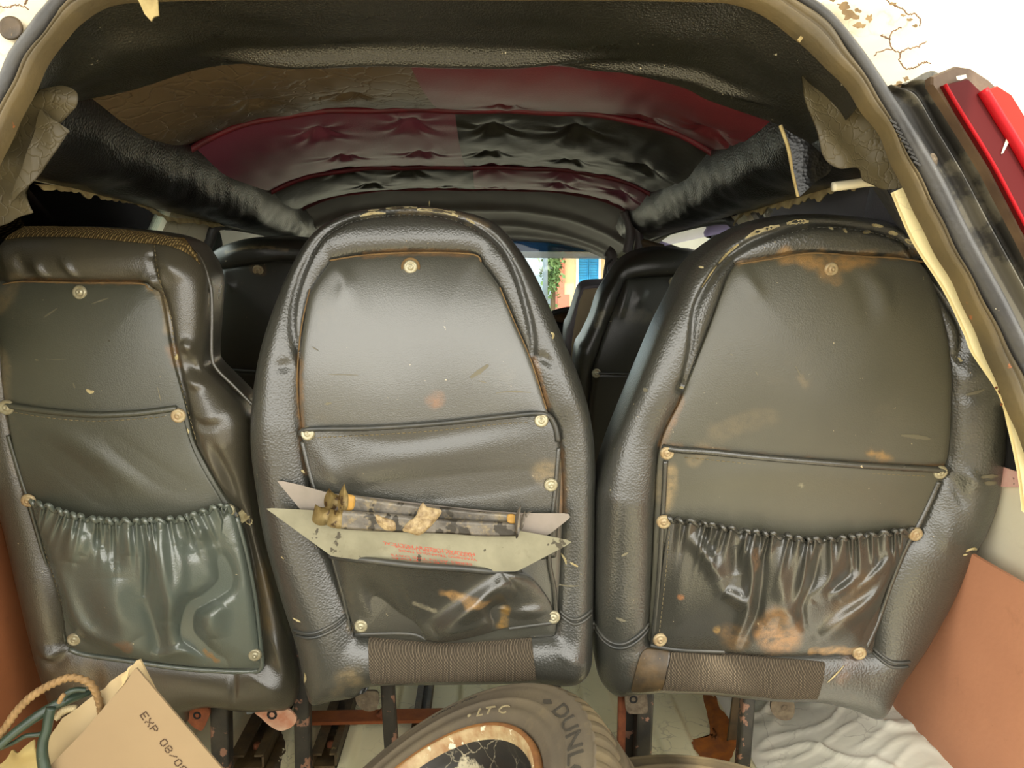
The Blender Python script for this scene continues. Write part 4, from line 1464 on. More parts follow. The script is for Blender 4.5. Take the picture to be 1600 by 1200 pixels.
mid = Seat('rear_seat', pl, o_mid, p_mid, 'grey vinyl seat between its neighbours, metal warning plates in its back pocket', ROW, M_GREYROLL, M_GREY,
           HR=0.050, hp=0.034, bulge=0.012,
           seams=[([(465, 568), (454, 520), (455, 470), (470, 420), (495, 375), (527, 350), (560, 338), (625, 330), (690, 334), (740, 350), (780, 380), (806, 425), (822, 475), (832, 520), (834, 556)], -0.010, 5)],
           folds=[([(516, 410), (540, 440), (530, 480)], 0.003, 12), ([(455, 570), (430, 575)], -0.005, 7), ([(836, 566), (850, 560), (862, 572)], -0.006, 6), ([(475, 660), (620, 690), (840, 655)], -0.002, 14)],
           stains=[([(568, 398), (640, 393), (730, 396)], 7, 0.7, RUSTC), ([(466, 560), (468, 660), (478, 740)], 7, 0.7, RUSTC), ([(835, 560), (858, 640)], 6, 0.6, RUSTC), ([(870, 690), (878, 740), (880, 800)], 9, 0.7, RUSTC),
                   ([(535, 925), (550, 985)], 9, 0.5, DUST), ([(680, 625)], 16, 0.5, (150, 96, 44)), ([(548, 1060)], 24, 0.7, DUST), ([(620, 332), (700, 330), (760, 350)], 7, 0.5, DUST), ([(524, 1085), (545, 1045)], 10, 0.4, DUST)])
s = mid
s.line('edge_binding', [(515, 407), (568, 399), (640, 395), (735, 397), (752, 409)], 0.0013, M_RUSTEDGE, 0.0004, hf=s.Hp)
s.line('edge_binding', [(484, 452), (472, 505), (466, 557), (464, 610), (468, 664)], 0.0010, M_RUSTEDGE, 0.0001, hf=s.Hp)
s.line('edge_binding', [(781, 449), (806, 508), (830, 564), (854, 640)], 0.0010, M_RUSTEDGE, 0.0001, hf=s.Hp)
s.rivet((641, 417), hf=s.Hp, label='shiny rivet with tan washer at the panel top')
ring, rf = lathe([(0.0095, 0.0002), (0.0135, 0.0010), (0.0140, -0.001)], 24)
c = s.uvf([(641, 417)])
mk('tan_washer', ring + [c[0, 0], c[0, 1], float(s.Hp(c)[0]) + 0.0006], rf, M_RUSTEDGE, s.root, pl.M)
# upper flat pocket
up_mid = s.patch('upper_pocket', [(470, 678), (482, 670), (575, 668), (680, 661), (785, 650), (840, 646), (860, 652)], [(545, 880), (640, 890), (760, 888), (870, 872)], [(470, 678), (480, 730), (505, 800), (545, 880)], [(860, 652), (874, 680), (877, 750), (870, 872)], M_POCKET,
                 lambda P, U, W: s.Hp(P) + 0.0035 + s.foldsum(P, [([(480, 740), (620, 720), (800, 690)], 0.003, 22), ([(560, 770), (700, 760), (850, 745)], -0.004, 16), ([(490, 690), (530, 760)], 0.002, 12)]), nu=120, nv=70,
                 stains=[([(845, 740), (870, 735)], 22, 0.7, DUST)])
s.line('hem', [(470, 680), (482, 671), (575, 669), (680, 662), (785, 651), (838, 646), (858, 651), (868, 668), (872, 690)], 0.0042, M_PIPING, 0.005, hf=s.Hp, parent=up_mid)
s.stitch([(488, 684), (575, 680), (680, 673), (785, 662), (832, 660)], 0.0042, hf=s.Hp, parent=up_mid)
for p, r in (((480, 678), False), ((846, 657), False), ((861, 758), False)):
    s.rivet(p, r, hadd=0.0055, hf=s.Hp)
s.line('side_welt', [(472, 690), (484, 740), (498, 790), (514, 850), (536, 930), (547, 985)], 0.0034, M_POCKET, 0.004, hf=s.Hp)
s.line('side_welt', [(873, 700), (868, 760), (858, 864), (866, 920), (869, 962)], 0.0034, M_POCKET, 0.004, hf=s.Hp)
# lower pocket, pulled forward by what is in it
pull = lambda P, U, W: 0.050 * (1 - W)**1.4 * np.sin(np.pi * np.clip(U, 0.0, 1.0))**0.55
lp_mid = s.patch('lower_pocket', [(517, 868), (540, 872), (571, 875), (652, 884), (715, 888), (770, 893), (812, 893)], [(553, 992), (575, 990), (645, 990), (662, 1000), (697, 1003), (750, 993), (795, 981), (869, 973)], [(517, 868), (530, 915), (545, 965), (553, 992)], [(812, 893), (835, 905), (860, 940), (869, 973)], M_POCKET,
                 lambda P, U, W: s.Hp(P) + 0.004 + pull(P, U, W) + s.foldsum(P, [([(800, 905), (745, 950), (680, 995)], 0.034, 20), ([(775, 965), (740, 985), (690, 998)], 0.018, 12), ([(585, 925), (615, 965), (655, 998)], -0.012, 12), ([(560, 900), (600, 960)], -0.006, 14), ([(790, 935), (770, 950), (785, 975)], -0.026, 12), ([(800, 960), (850, 955)], 0.006, 10)]),
                 nu=150, nv=100, stains=[([(700, 917), (735, 925), (758, 928)], 10, 0.95, (142, 112, 72)), ([(790, 950), (785, 975)], 10, 0.7, (150, 116, 58)), ([(650, 935), (680, 948)], 5, 0.5, PALE)])
hl = lambda q: s.Hp(q) + 0.004
c = s.uvf(spline([(517, 868), (540, 872), (571, 875), (652, 884), (715, 888), (770, 893), (812, 893)], 80))
U = np.linspace(0, 1, 80)
hh = s.Hp(c) + 0.006 + 0.046 * np.sin(np.pi * U)**0.55
V, F = tube(np.column_stack([s.ray_fix(c, hh), hh]), 0.0048, 8)
mk('hem', V, F, M_PIPING, lp_mid, pl.M)
s.line('bottom_hem', [(556, 992), (575, 990), (640, 990), (665, 999)], 0.0035, M_PIPING, 0.004, hf=s.Hp, parent=lp_mid)
s.line('bottom_hem', [(795, 982), (830, 977), (869, 972)], 0.0035, M_PIPING, 0.004, hf=s.Hp, parent=lp_mid)
for p, r in (((564, 979), False), ((865, 966), False)):
    s.rivet(p, r, hadd=0.006, hf=s.Hp)
# woven strip and lower edge
s.sheet('woven_strip', [(574, 998), (574, 998), (640, 1002), (700, 1006), (830, 988), (830, 988), (834, 1030), (838, 1061), (838, 1061), (700, 1064), (580, 1068), (580, 1068), (577, 1030)], M_WEAVE, lambda q: np.maximum(s.H(q), 0.012) + 0.004 + 0.001 * wav(q, 70, 9), n=140, K=12)
for pts in ([(456, 990), (490, 987), (520, 975), (538, 964)], [(461, 997), (494, 993), (524, 981), (540, 970)], [(876, 960), (897, 970), (926, 961)], [(877, 966), (898, 977), (926, 968)]):
    s.line('double_welt', pts, 0.0026, M_PIPING, 0.001, n=40)
s.stitch([(470, 560), (460, 515), (461, 470), (476, 422), (500, 380), (530, 356), (562, 344), (625, 336), (690, 340), (736, 356), (774, 386), (799, 428), (815, 478), (825, 525)], 0.0008, rad=0.0006, m=M_POCKET)
s.worn([([(560, 336), (580, 331), (600, 331)], 5), ([(572, 327), (590, 325)], 4), ([(600, 323), (625, 321), (650, 322)], 6), ([(650, 325), (690, 328), (715, 336)], 7), ([(700, 327), (712, 329)], 4), ([(728, 340), (742, 348)], 4), ([(862, 520), (866, 524), (864, 530)], 5), ([(878, 870), (884, 878), (886, 886)], 4), ([(892, 882), (904, 888)], 4), ([(470, 1078), (474, 1065), (472, 1058)], 5), ([(456, 968), (470, 971)], 4), ([(470, 735), (474, 741)], 3), ([(440, 868), (445, 872)], 2), ([(668, 318), (670, 312)], 2)])
s.worn([([(735, 590), (750, 580), (763, 570)], 8), ([(775, 614), (800, 612), (830, 614)], 2.5), ([(486, 542), (496, 548)], 2), ([(512, 585), (560, 586)], 1.6), ([(748, 595), (760, 598)], 2), ([(506, 632), (518, 630)], 4), ([(870, 920), (905, 918)], 3)], m=mat('scuff', (112, 106, 84), (96, 92, 76), rough=0.6), name='scuffs')

# ---- seat on the tail lamp side
pl = seat_plane(0.42, 1.11, -0.20, R_(4), R_(-2))
o_r = [(1150, 367), (1195, 347), (1240, 337), (1276, 333), (1330, 335), (1375, 339), (1411, 347), (1445, 372), (1482, 425), (1515, 490), (1542, 555), (1559, 615), (1562, 682), (1558, 741), (1550, 786), (1533, 831), (1523, 847), (1505, 883), (1478, 942), (1447, 996), (1420, 1032), (1402, 1059), (1388, 1095), (1375, 1114), (1357, 1117), (1330, 1104), (1298, 1095), (1271, 1090), (1195, 1086), (1105, 1078), (1033, 1075), (983, 1079), (961, 1081), (943, 1068), (932, 1045), (929, 996), (927, 915), (931, 780), (938, 745), (952, 700), (979, 633), (1006, 570), (1033, 511), (1060, 462), (1082, 421), (1114, 390)]
p_r = [(1157, 412), (1157, 412), (1204, 404), (1262, 395), (1300, 396), (1352, 400), (1397, 402), (1442, 408), (1442, 408), (1462, 435), (1483, 502), (1494, 570), (1493, 660), (1486, 727), (1466, 770), (1440, 830), (1415, 860), (1381, 937), (1368, 1024), (1368, 1024), (1217, 1028), (1060, 1018), (1015, 1010), (1015, 1010), (1022, 900), (1026, 800), (1035, 700), (1069, 624), (1091, 570), (1114, 511), (1140, 440)]
tan = (136, 106, 64)
rs = Seat('rear_seat', pl, o_r, p_r, 'olive vinyl seat with rust stained top rivet, beside the tail lamp', ROW, M_OLIVEROLL, M_OLIVE, HR=0.052, hp=0.034, bulge=0.012,
          seams=[([(1069, 608), (1082, 552), (1091, 480), (1123, 426), (1168, 385), (1222, 362), (1271, 350), (1330, 352), (1411, 371), (1450, 410), (1480, 455), (1508, 510), (1510, 545), (1504, 562)], -0.010, 5)],
          folds=[([(1352, 420), (1380, 450), (1388, 500)], 0.003, 12), ([(1330, 420), (1350, 460), (1360, 510)], -0.002, 12), ([(1495, 600), (1530, 580), (1555, 590)], 0.005, 12), ([(1500, 625), (1540, 610), (1560, 618)], -0.003, 8), ([(1505, 735), (1530, 760)], 0.006, 8), ([(1490, 745), (1505, 790)], -0.006, 8), ([(1060, 615), (1075, 600)], -0.008, 8), ([(1470, 800), (1480, 860)], 0.004, 14), ([(1160, 420), (1190, 470)], 0.003, 12)],
          stains=[([(1230, 400), (1298, 412), (1365, 402)], 15, 1.0, tan), ([(1298, 420)], 24, 0.9, tan), ([(1290, 395), (1310, 440)], 10, 0.7, tan), ([(1397, 402), (1445, 396)], 7, 0.7, tan), ([(1157, 412), (1230, 400)], 4, 0.8, tan), ([(1035, 698), (1069, 626)], 7, 0.7, RUSTC), ([(1035, 698), (1200, 714), (1330, 724), (1480, 730)], 5, 0.8, RUSTC),
                  ([(1360, 708), (1390, 716)], 8, 0.8, (150, 116, 66)), ([(1040, 740), (1034, 780)], 12, 0.5, DUST), ([(1090, 706), (1100, 700)], 14, 0.5, DUST), ([(1010, 1050), (1040, 1040)], 26, 0.7, (96, 76, 52)), ([(1310, 1060), (1340, 1030)], 12, 0.5, (120, 96, 80)), ([(1120, 675), (1200, 650)], 20, 0.25, DUST), ([(1250, 590), (1256, 600)], 8, 0.4, DUST)])
s = rs
s.line('edge_binding', [(1157, 412), (1204, 405), (1262, 396), (1300, 397), (1352, 401), (1397, 403), (1442, 409)], 0.0014, M_RUSTEDGE, 0.0004, hf=s.Hp)
s.line('edge_binding', [(1037, 696), (1069, 624), (1091, 570), (1114, 511)], 0.0009, M_RUSTEDGE, 0.0001, hf=s.Hp)
s.rivet((1301, 421), True, hf=s.Hp, label='rusty rivet in a tan stain')
up_r = s.patch('upper_pocket', [(1036, 698), (1105, 705), (1195, 714), (1330, 725), (1483, 733)], [(1024, 850), (1150, 870), (1300, 880), (1420, 850)], [(1036, 698), (1034, 750), (1030, 800), (1024, 850)], [(1483, 733), (1466, 765), (1440, 820), (1420, 850)], M_OLIVE,
               lambda P, U, W: s.Hp(P) + 0.0035 + s.foldsum(P, [([(1060, 760), (1200, 740), (1440, 760)], 0.002, 24)]), nu=120, nv=50, stains=[([(1043, 740), (1037, 790)], 18, 0.8, (140, 120, 84)), ([(1250, 757)], 5, 0.6, PALE), ([(1080, 720), (1105, 705)], 14, 0.5, DUST)])
s.line('hem', [(1036, 699), (1060, 703), (1105, 706), (1195, 715), (1330, 726), (1430, 732), (1481, 735)], 0.0052, M_POCKET, 0.0045, hf=s.Hp, parent=up_r)
s.stitch([(1070, 715), (1105, 718), (1195, 727), (1330, 738), (1450, 744)], 0.0042, hf=s.Hp, parent=up_r)
for p, r in (((1043, 709), True), ((1471, 739), False)):
    s.rivet(p, r, hadd=0.006, hf=s.Hp)


def gather(P, top, s, N, amp, reach):
    d, t = seg_dist(P, top)
    ph = 2 * math.pi * N * t + 1.3 * np.sin(2 * math.pi * 5.3 * t) + 0.9 * np.sin(2 * math.pi * 11.7 * t + 1)
    return amp * (0.5 + 0.5 * np.sin(ph)) * np.exp(-(d * s.px / reach)**1.3) * sstep(np.minimum(t, 1 - t), 0, 0.06)


topR = [(1044, 812), (1082, 816), (1120, 822), (1150, 828), (1217, 837), (1262, 843), (1307, 842), (1375, 834), (1426, 828)]
foldsR = [([(1075, 835), (1105, 870), (1125, 910)], 0.010, 12), ([(1100, 830), (1118, 870)], -0.006, 8), ([(1165, 845), (1178, 890), (1172, 945), (1155, 1000)], 0.016, 12), ([(1150, 850), (1150, 900)], -0.005, 9), ([(1195, 850), (1186, 920), (1180, 960), (1160, 1005)], -0.012, 9),
          ([(1130, 925), (1150, 935), (1165, 950)], 0.011, 11), ([(1225, 850), (1222, 920), (1240, 980)], 0.007, 14), ([(1262, 850), (1258, 900), (1245, 960)], 0.013, 12), ([(1278, 850), (1270, 900), (1252, 945), (1255, 980)], -0.011, 8),
          ([(1310, 850), (1300, 900), (1270, 940)], 0.008, 11), ([(1400, 850), (1370, 890), (1330, 920), (1290, 930)], 0.012, 12), ([(1340, 850), (1330, 890), (1300, 920), (1265, 940)], -0.006, 9), ([(1405, 870), (1370, 930), (1320, 970), (1280, 1000)], 0.014, 15), ([(1390, 860), (1350, 905), (1310, 935)], -0.009, 8), ([(1412, 880), (1385, 940), (1350, 1000)], -0.006, 10), ([(1060, 860), (1060, 980)], 0.003, 20), ([(1190, 975), (1220, 960), (1245, 985)], 0.008, 18)]
tR = s.uvf(spline(topR, 120))
ep_r = s.patch('elastic_pocket', topR, [(1019, 1009), (1060, 1017), (1132, 1020), (1217, 1027), (1330, 1026), (1364, 1023)], [(1044, 812), (1036, 870), (1028, 940), (1019, 1009)], [(1426, 828), (1408, 870), (1380, 937), (1364, 1023)], M_POCKET,
               lambda P, U, W: s.Hp(P) + 0.006 + 0.020 * np.sin(np.pi * U)**0.7 * np.sin(np.pi * np.clip(0.25 + W * 0.75, 0, 1)) ** 0.8 + gather(P, tR, s, 23, 0.012, 32) + 1.05 * s.foldsum(P, foldsR),
               nu=300, nv=110, stains=[([(1195, 980), (1215, 990), (1225, 1000)], 32, 1.0, (150, 112, 72)), ([(1205, 955), (1215, 975)], 26, 0.7, (140, 104, 64)), ([(1270, 1016), (1330, 1018)], 11, 1.0, (150, 116, 70)), ([(1138, 980), (1150, 1000)], 22, 0.7, (110, 86, 56)), ([(1116, 978)], 9, 0.8, (150, 120, 70)), ([(1060, 926)], 6, 0.9, (150, 100, 60)), ([(1170, 850), (1172, 870)], 9, 0.7, (110, 84, 60)), ([(1300, 960), (1340, 900)], 24, 0.4, (100, 84, 60))])
c = s.uvf(spline(topR, 240))
t = np.linspace(0, 1, 240)
hh = s.Hp(c) + 0.010 + 0.012 * np.sin(np.pi * t) + gather(c, tR, s, 23, 0.010, 30)
P = np.column_stack([s.ray_fix(c, hh), hh])
P[:, 1] += 0.0032 * np.sin(2 * math.pi * 23 * t + 1.3 * np.sin(2 * math.pi * 5.3 * t) + 0.8)
V, F = tube(P, 0.0036 + 0.0006 * np.sin(2 * math.pi * 31 * t), 8)
mk('gathered_hem', V, F, M_POCKET, ep_r, pl.M)
s.line('bottom_hem', [(1017, 1008), (1060, 1015), (1132, 1018)], 0.0036, M_PIPING, 0.005, hf=s.Hp, parent=ep_r)
s.line('side_welt', [(1040, 720), (1036, 800), (1030, 900), (1020, 1004)], 0.0040, M_POCKET, 0.004, hf=s.Hp)
s.line('side_welt', [(1467, 752), (1450, 790), (1434, 822), (1415, 856), (1395, 905), (1370, 975), (1354, 1010)], 0.0040, M_POCKET, 0.004, hf=s.Hp)
s.stitch([(1046, 830), (1040, 900), (1030, 990)], 0.010, hf=s.Hp, rad=0.0005)
for p, r in (((1037, 815), True), ((1431, 835), True), ((1031, 999), True), ((1343, 1021), True)):
    s.rivet(p, r, 1.05, hadd=0.009, hf=s.Hp)
s.sheet('woven_strip', [(1049, 1022), (1049, 1022), (1130, 1026), (1217, 1032), (1289, 1036), (1289, 1036), (1280, 1065), (1274, 1089), (1274, 1089), (1195, 1085), (1105, 1077), (1033, 1074), (1033, 1074), (1040, 1048)], M_WEAVE, lambda q: np.maximum(s.H(q), 0.012) + 0.004 + 0.001 * wav(q, 70, 9), n=140, K=12)
s.sheet('brown_side_tab', [(1003, 1018), (1028, 1018), (1046, 1020), (1046, 1020), (1038, 1050), (1034, 1075), (1034, 1075), (1000, 1080), (985, 1077), (985, 1077), (990, 1050)], M_RAIL, lambda q: np.maximum(s.H(q), 0.012) + 0.003, n=80, K=10, label='brown vinyl corner tab')
for pts in ([(930, 988), (948, 1001), (975, 1001), (1015, 980)], [(931, 996), (950, 1008), (978, 1007), (1015, 988)], [(1366, 1016), (1388, 1030), (1418, 1030)], [(1366, 1023), (1388, 1037), (1415, 1037)]):
    s.line('double_welt', pts, 0.0026, M_PIPING, 0.001, n=40)
s.stitch([(1076, 600), (1088, 552), (1098, 484), (1128, 432), (1172, 391), (1224, 368), (1272, 356), (1330, 358), (1405, 376), (1440, 410)], 0.0008, rad=0.0006, m=M_POCKET)
s.worn([([(1236, 349), (1255, 346), (1272, 346)], 8), ([(1170, 373), (1190, 362), (1224, 352)], 7), ([(1128, 412), (1145, 395), (1160, 382)], 6), ([(1100, 450), (1112, 432), (1125, 416)], 4), ([(1300, 355), (1306, 358)], 6), ([(1322, 357), (1326, 364)], 5), ([(1352, 364), (1368, 361)], 5), ([(1370, 351), (1388, 354)], 6), ([(1398, 362), (1412, 367)], 7), ([(1425, 374), (1440, 382)], 6), ([(1098, 418), (1104, 419)], 4), ([(1504, 560), (1508, 566)], 5), ([(1505, 858), (1518, 856), (1528, 860)], 6), ([(1500, 864), (1508, 864)], 3), ([(1040, 1002), (1056, 1006), (1050, 1010)], 8), ([(1290, 1062), (1318, 1040)], 3), ([(1065, 608), (1074, 612)], 5)])
s.worn([([(1408, 680), (1435, 683), (1455, 687)], 7), ([(1242, 572), (1252, 590)], 2), ([(1525, 742), (1540, 741), (1556, 742)], 7), ([(1530, 750), (1540, 752), (1553, 752)], 7), ([(1510, 617), (1525, 612), (1535, 608)], 6), ([(970, 866), (980, 860)], 5), ([(962, 962), (976, 966)], 6), ([(1142, 553), (1146, 556)], 2), ([(1180, 580), (1184, 586)], 2), ([(1012, 613)], 6) if False else ([(1008, 613), (1014, 612)], 6)], m=bpy.data.materials['scuff'], name='scuffs')

# ---- seat on the other side, woven top and teal pocket
pl = seat_plane(-0.45, 1.17, -0.20, R_(4), R_(2))
o_l = [(-25, 372), (5, 357), (35, 353), (140, 355), (227, 364), (273, 376), (294, 395), (308, 416), (317, 442), (319, 487), (318, 561), (325, 580), (350, 603), (381, 634), (393, 662), (391, 720), (394, 780), (408, 850), (429, 920), (450, 990), (464, 1053), (466, 1078), (458, 1100), (437, 1104), (385, 1106), (336, 1098), (300, 1106), (288, 1128), (200, 1128), (110, 1124), (84, 1096), (77, 1085), (56, 1007), (35, 920), (14, 832), (0, 780), (-14, 700), (-28, 600), (-36, 500), (-36, 410)]
p_l = [(-16, 448), (6, 444), (35, 439), (35, 439), (120, 441), (217, 442), (232, 450), (245, 457), (245, 457), (253, 494), (264, 557), (274, 596), (286, 641), (298, 690), (319, 732), (350, 785), (371, 812), (386, 871), (396, 927), (404, 976), (410, 1040), (410, 1040), (350, 1046), (210, 1030), (105, 1012), (105, 1012), (92, 930), (68, 860), (44, 790), (20, 710), (2, 640), (-8, 540)]
ls = Seat('rear_seat', pl, o_l, p_l, 'green grey vinyl seat with woven top edge and gathered teal pocket', ROW, M_GREENROLL, M_GREEN, HR=0.046, hp=0.032, bulge=0.010,
          seams=[([(238, 400), (246, 440), (262, 500), (270, 560), (290, 640), (305, 690)], -0.006, 4), ([(236, 372), (240, 400)], -0.005, 4)],
          folds=[([(55, 405), (62, 425), (74, 438)], 0.006, 7), ([(98, 400), (108, 420), (118, 436)], 0.005, 6), ([(30, 395), (40, 430)], -0.004, 8), ([(280, 535), (295, 545), (310, 540)], 0.010, 8), ([(285, 560), (300, 580), (315, 575)], -0.008, 7), ([(283, 590), (300, 600), (318, 598)], 0.008, 9), ([(296, 655), (320, 665), (345, 660)], -0.007, 6), ([(215, 430), (235, 440), (250, 440)], 0.006, 8), ([(320, 700), (335, 740), (350, 780)], 0.007, 9), ([(330, 690), (350, 740), (368, 790)], -0.006, 8), ([(64, 1012), (80, 1020), (96, 1014)], 0.010, 8), ([(62, 1024), (85, 1034), (104, 1022)], -0.006, 8), ([(420, 1000), (440, 1040), (450, 1080)], 0.006, 10), ([(145, 1030), (150, 1090)], -0.004, 6), ([(365, 1050), (368, 1095)], -0.005, 5), ([(250, 400), (275, 420), (285, 440)], 0.006, 12)],
          stains=[([(35, 438), (120, 441), (217, 442)], 4, 0.9, RUSTC), ([(230, 450), (250, 470), (258, 520)], 6, 0.7, DUST), ([(264, 545), (270, 570)], 8, 0.7, RUSTC), ([(0, 480), (20, 440)], 14, 0.5, DUST), ([(405, 900), (415, 990)], 14, 0.5, (96, 78, 44)), ([(0, 560), (2, 640), (30, 740)], 14, 0.45, DUST), ([(145, 1035), (160, 1080)], 18, 0.5, (104, 86, 56)), ([(48, 775)], 18, 0.7, DUST), ([(100, 1045), (150, 1060)], 30, 0.3, DUST)])
s = ls
s.line('edge_binding', [(4, 445), (35, 440), (120, 442), (216, 443), (232, 451), (245, 458)], 0.0013, M_RUSTEDGE, 0.0004, hf=s.Hp)
s.line('edge_binding', [(246, 462), (254, 496), (265, 557), (272, 590)], 0.0009, M_RUSTEDGE, 0.0001, hf=s.Hp)
s.rivet((122, 457), hf=s.Hp, label='pale rivet at the panel top')
hem_l = s.patch('upper_pocket', [(8, 632), (17, 634), (70, 641), (140, 647), (210, 645), (276, 637), (284, 640)], [(52, 815), (150, 830), (260, 830), (360, 800)], [(8, 632), (20, 700), (36, 760), (52, 815)], [(284, 640), (300, 695), (325, 745), (360, 800)], M_GREEN,
                lambda P, U, W: s.Hp(P) + 0.0035 + s.foldsum(P, [([(75, 665), (160, 720), (230, 770)], 0.003, 16), ([(60, 690), (130, 750), (180, 790)], -0.003, 16), ([(150, 670), (240, 740), (310, 770)], -0.002, 18)]), nu=120, nv=60)
s.line('hem', [(10, 633), (70, 642), (140, 648), (210, 646), (276, 638)], 0.0050, M_GREEN, 0.0035, hf=s.Hp, parent=hem_l)
s.stitch([(22, 644), (70, 652), (140, 658), (210, 655), (266, 650)], 0.0040, hf=s.Hp, parent=hem_l)
for p, r in (((9, 637), False), ((278, 650), True)):
    s.rivet(p, r, 1.05, hadd=0.006, hf=s.Hp)
topL = [(48, 786), (75, 792), (105, 803), (140, 811), (175, 814), (215, 815), (250, 814), (280, 811), (300, 806), (325, 798), (350, 791), (366, 800)]
tL = s.uvf(spline(topL, 120))
foldsL = [([(115, 822), (112, 850), (108, 880)], 0.012, 12), ([(132, 830), (128, 870)], 0.006, 9), ([(148, 826), (158, 860)], -0.007, 9), ([(195, 826), (200, 850), (200, 870)], 0.008, 10), ([(175, 825), (178, 880)], -0.006, 12), ([(224, 822), (228, 870), (226, 930)], -0.005, 4), ([(242, 825), (252, 880), (262, 940), (265, 975)], 0.018, 15), ([(275, 850), (282, 900), (272, 960)], 0.008, 12), ([(290, 830), (302, 866)], -0.008, 9),
          ([(315, 822), (312, 845)], 0.010, 9), ([(336, 850), (352, 905), (325, 935), (298, 950), (292, 985), (312, 1010), (340, 1033)], -0.022, 15), ([(345, 940), (330, 965), (335, 1000)], 0.012, 18), ([(72, 850), (105, 950), (140, 995), (200, 1015), (240, 1028)], 0.010, 20), ([(60, 830), (90, 930), (118, 990), (180, 1022)], -0.008, 10), ([(170, 900), (180, 960), (210, 1005)], 0.010, 26), ([(228, 930), (245, 985), (250, 1025)], -0.008, 14), ([(370, 850), (385, 930), (398, 1010)], 0.004, 14), ([(245, 1025), (290, 1018), (330, 1030)], 0.006, 9)]
ep_l = s.patch('elastic_pocket', topL, [(105, 1012), (133, 1021), (210, 1031), (280, 1041), (350, 1046), (408, 1046)], [(48, 786), (70, 862), (92, 930), (105, 1012)], [(366, 800), (384, 870), (397, 940), (408, 1046)], M_TEAL,
               lambda P, U, W: s.Hp(P) + 0.007 + 0.026 * np.sin(np.pi * np.clip(U, 0, 1))**0.6 * np.sin(np.pi * np.clip(0.22 + W * 0.78, 0, 1))**0.8 + gather(P, tL, s, 24, 0.012, 30) + 1.45 * s.foldsum(P, foldsL),
               nu=300, nv=120, stains=[([(195, 997), (205, 1000)], 14, 0.5, (120, 80, 50)), ([(320, 1015), (340, 1033)], 5, 0.8, (130, 96, 50))])
c = s.uvf(spline(topL, 240))
t = np.linspace(0, 1, 240)
hh = s.Hp(c) + 0.011 + 0.016 * np.sin(np.pi * t) + gather(c, tL, s, 24, 0.010, 26)
P = np.column_stack([s.ray_fix(c, hh), hh])
P[:, 1] += 0.0034 * np.sin(2 * math.pi * 24 * t + 1.3 * np.sin(2 * math.pi * 5.3 * t) + 0.8)
V, F = tube(P, 0.0037 + 0.0006 * np.sin(2 * math.pi * 33 * t), 8)
mk('gathered_hem', V, F, M_TEAL, ep_l, pl.M)
s.line('bottom_hem', [(108, 1014), (133, 1023), (210, 1034), (280, 1044), (350, 1049), (400, 1049), (409, 1040), (408, 1020), (399, 940), (386, 870), (370, 808)], 0.0040, M_TEAL, 0.006, hf=s.Hp, parent=ep_l)
s.stitch([(56, 800), (70, 860), (88, 915), (104, 975), (110, 1003)], 0.0035, hf=s.Hp, parent=ep_l, rad=0.0007)
s.line('side_welt', [(12, 680), (30, 740), (46, 790), (66, 860), (86, 930), (103, 1005)], 0.0030, M_GREEN, 0.003, hf=s.Hp)
for p, r in (((46, 781), True), ((357, 797), False), ((118, 997), False), ((399, 1022), False)):
    s.rivet(p, r, 1.0, hadd=0.010, hf=s.Hp)
s.sheet('woven_top', [(-8, 364), (10, 357), (35, 353), (140, 355), (227, 364), (273, 376), (292, 393), (304, 414), (304, 414), (288, 396), (262, 384), (225, 380), (140, 372), (60, 368), (5, 374)], M_TANWEAVE, lambda q: s.H(q) + 0.004, n=200, K=6, skirt=0.004)
s.line('edge_piping', [(240, 374), (275, 382), (297, 402), (310, 430), (317, 460), (318, 500), (318, 562), (326, 584), (352, 610), (384, 642), (397, 656)], 0.0030, M_GREENROLL, -0.002, n=90, hf=lambda q: 0.002 - s.drop(q))
s.stitch([(240, 378), (250, 440), (268, 500), (273, 560), (293, 640), (307, 690)], 0.0010, rad=0.0006)
s.worn([([(369, 806), (375, 815), (385, 830)], 12), ([(160, 372), (166, 370)], 3), ([(136, 608), (142, 612), (148, 611)], 6), ([(283, 670), (290, 676), (288, 682)], 5), ([(270, 556), (268, 566)], 5)])
s.worn([([(68, 496), (88, 482)], 3), ([(142, 475), (168, 466)], 2.5), ([(76, 562), (104, 562)], 1.6), ([(54, 562), (60, 563)], 3), ([(10, 572), (16, 573)], 3), ([(115, 598), (118, 606)], 3), ([(245, 606), (250, 628)], 1.5), ([(248, 588), (250, 590)], 2)], m=bpy.data.materials['scuff'], name='scuffs')

# ---- second row, half hidden
ROW2 = 'second row of seats'
pl = seat_plane(-0.52, 1.98, -0.2, R_(8), R_(0))
o_2l = [(313, 425), (322, 402), (335, 389), (367, 378), (420, 374), (465, 376), (500, 384), (530, 402), (552, 440), (572, 500), (592, 580), (606, 660), (606, 760), (590, 800), (450, 808), (345, 802), (322, 770), (316, 700), (322, 600), (323, 520), (325, 470), (318, 440)]
p_2l = [(343, 422), (343, 422), (400, 414), (448, 409), (510, 418), (510, 418), (540, 500), (566, 600), (574, 700), (568, 770), (568, 770), (450, 774), (350, 770), (350, 770), (336, 680), (340, 580), (338, 500)]
s2 = Seat('second_row_seat', pl, o_2l, p_2l, 'black vinyl seat in the second row showing one rusty rivet, near the pale window post', ROW2, M_BLACKSEAT, M_BLACKSEAT, HR=0.045, hp=0.030, n=220, K=30,
          folds=[([(345, 424), (352, 440), (366, 452)], 0.008, 8), ([(352, 398), (380, 390), (420, 388)], 0.004, 6)], stains=[([(350, 395), (400, 386), (448, 392)], 3, 0.8, DUST), ([(396, 422), (410, 424)], 8, 0.6, RUSTC)])
s = s2
s.rivet((402, 423), True, 1.3, hf=s.Hp, label='rusty rivet')
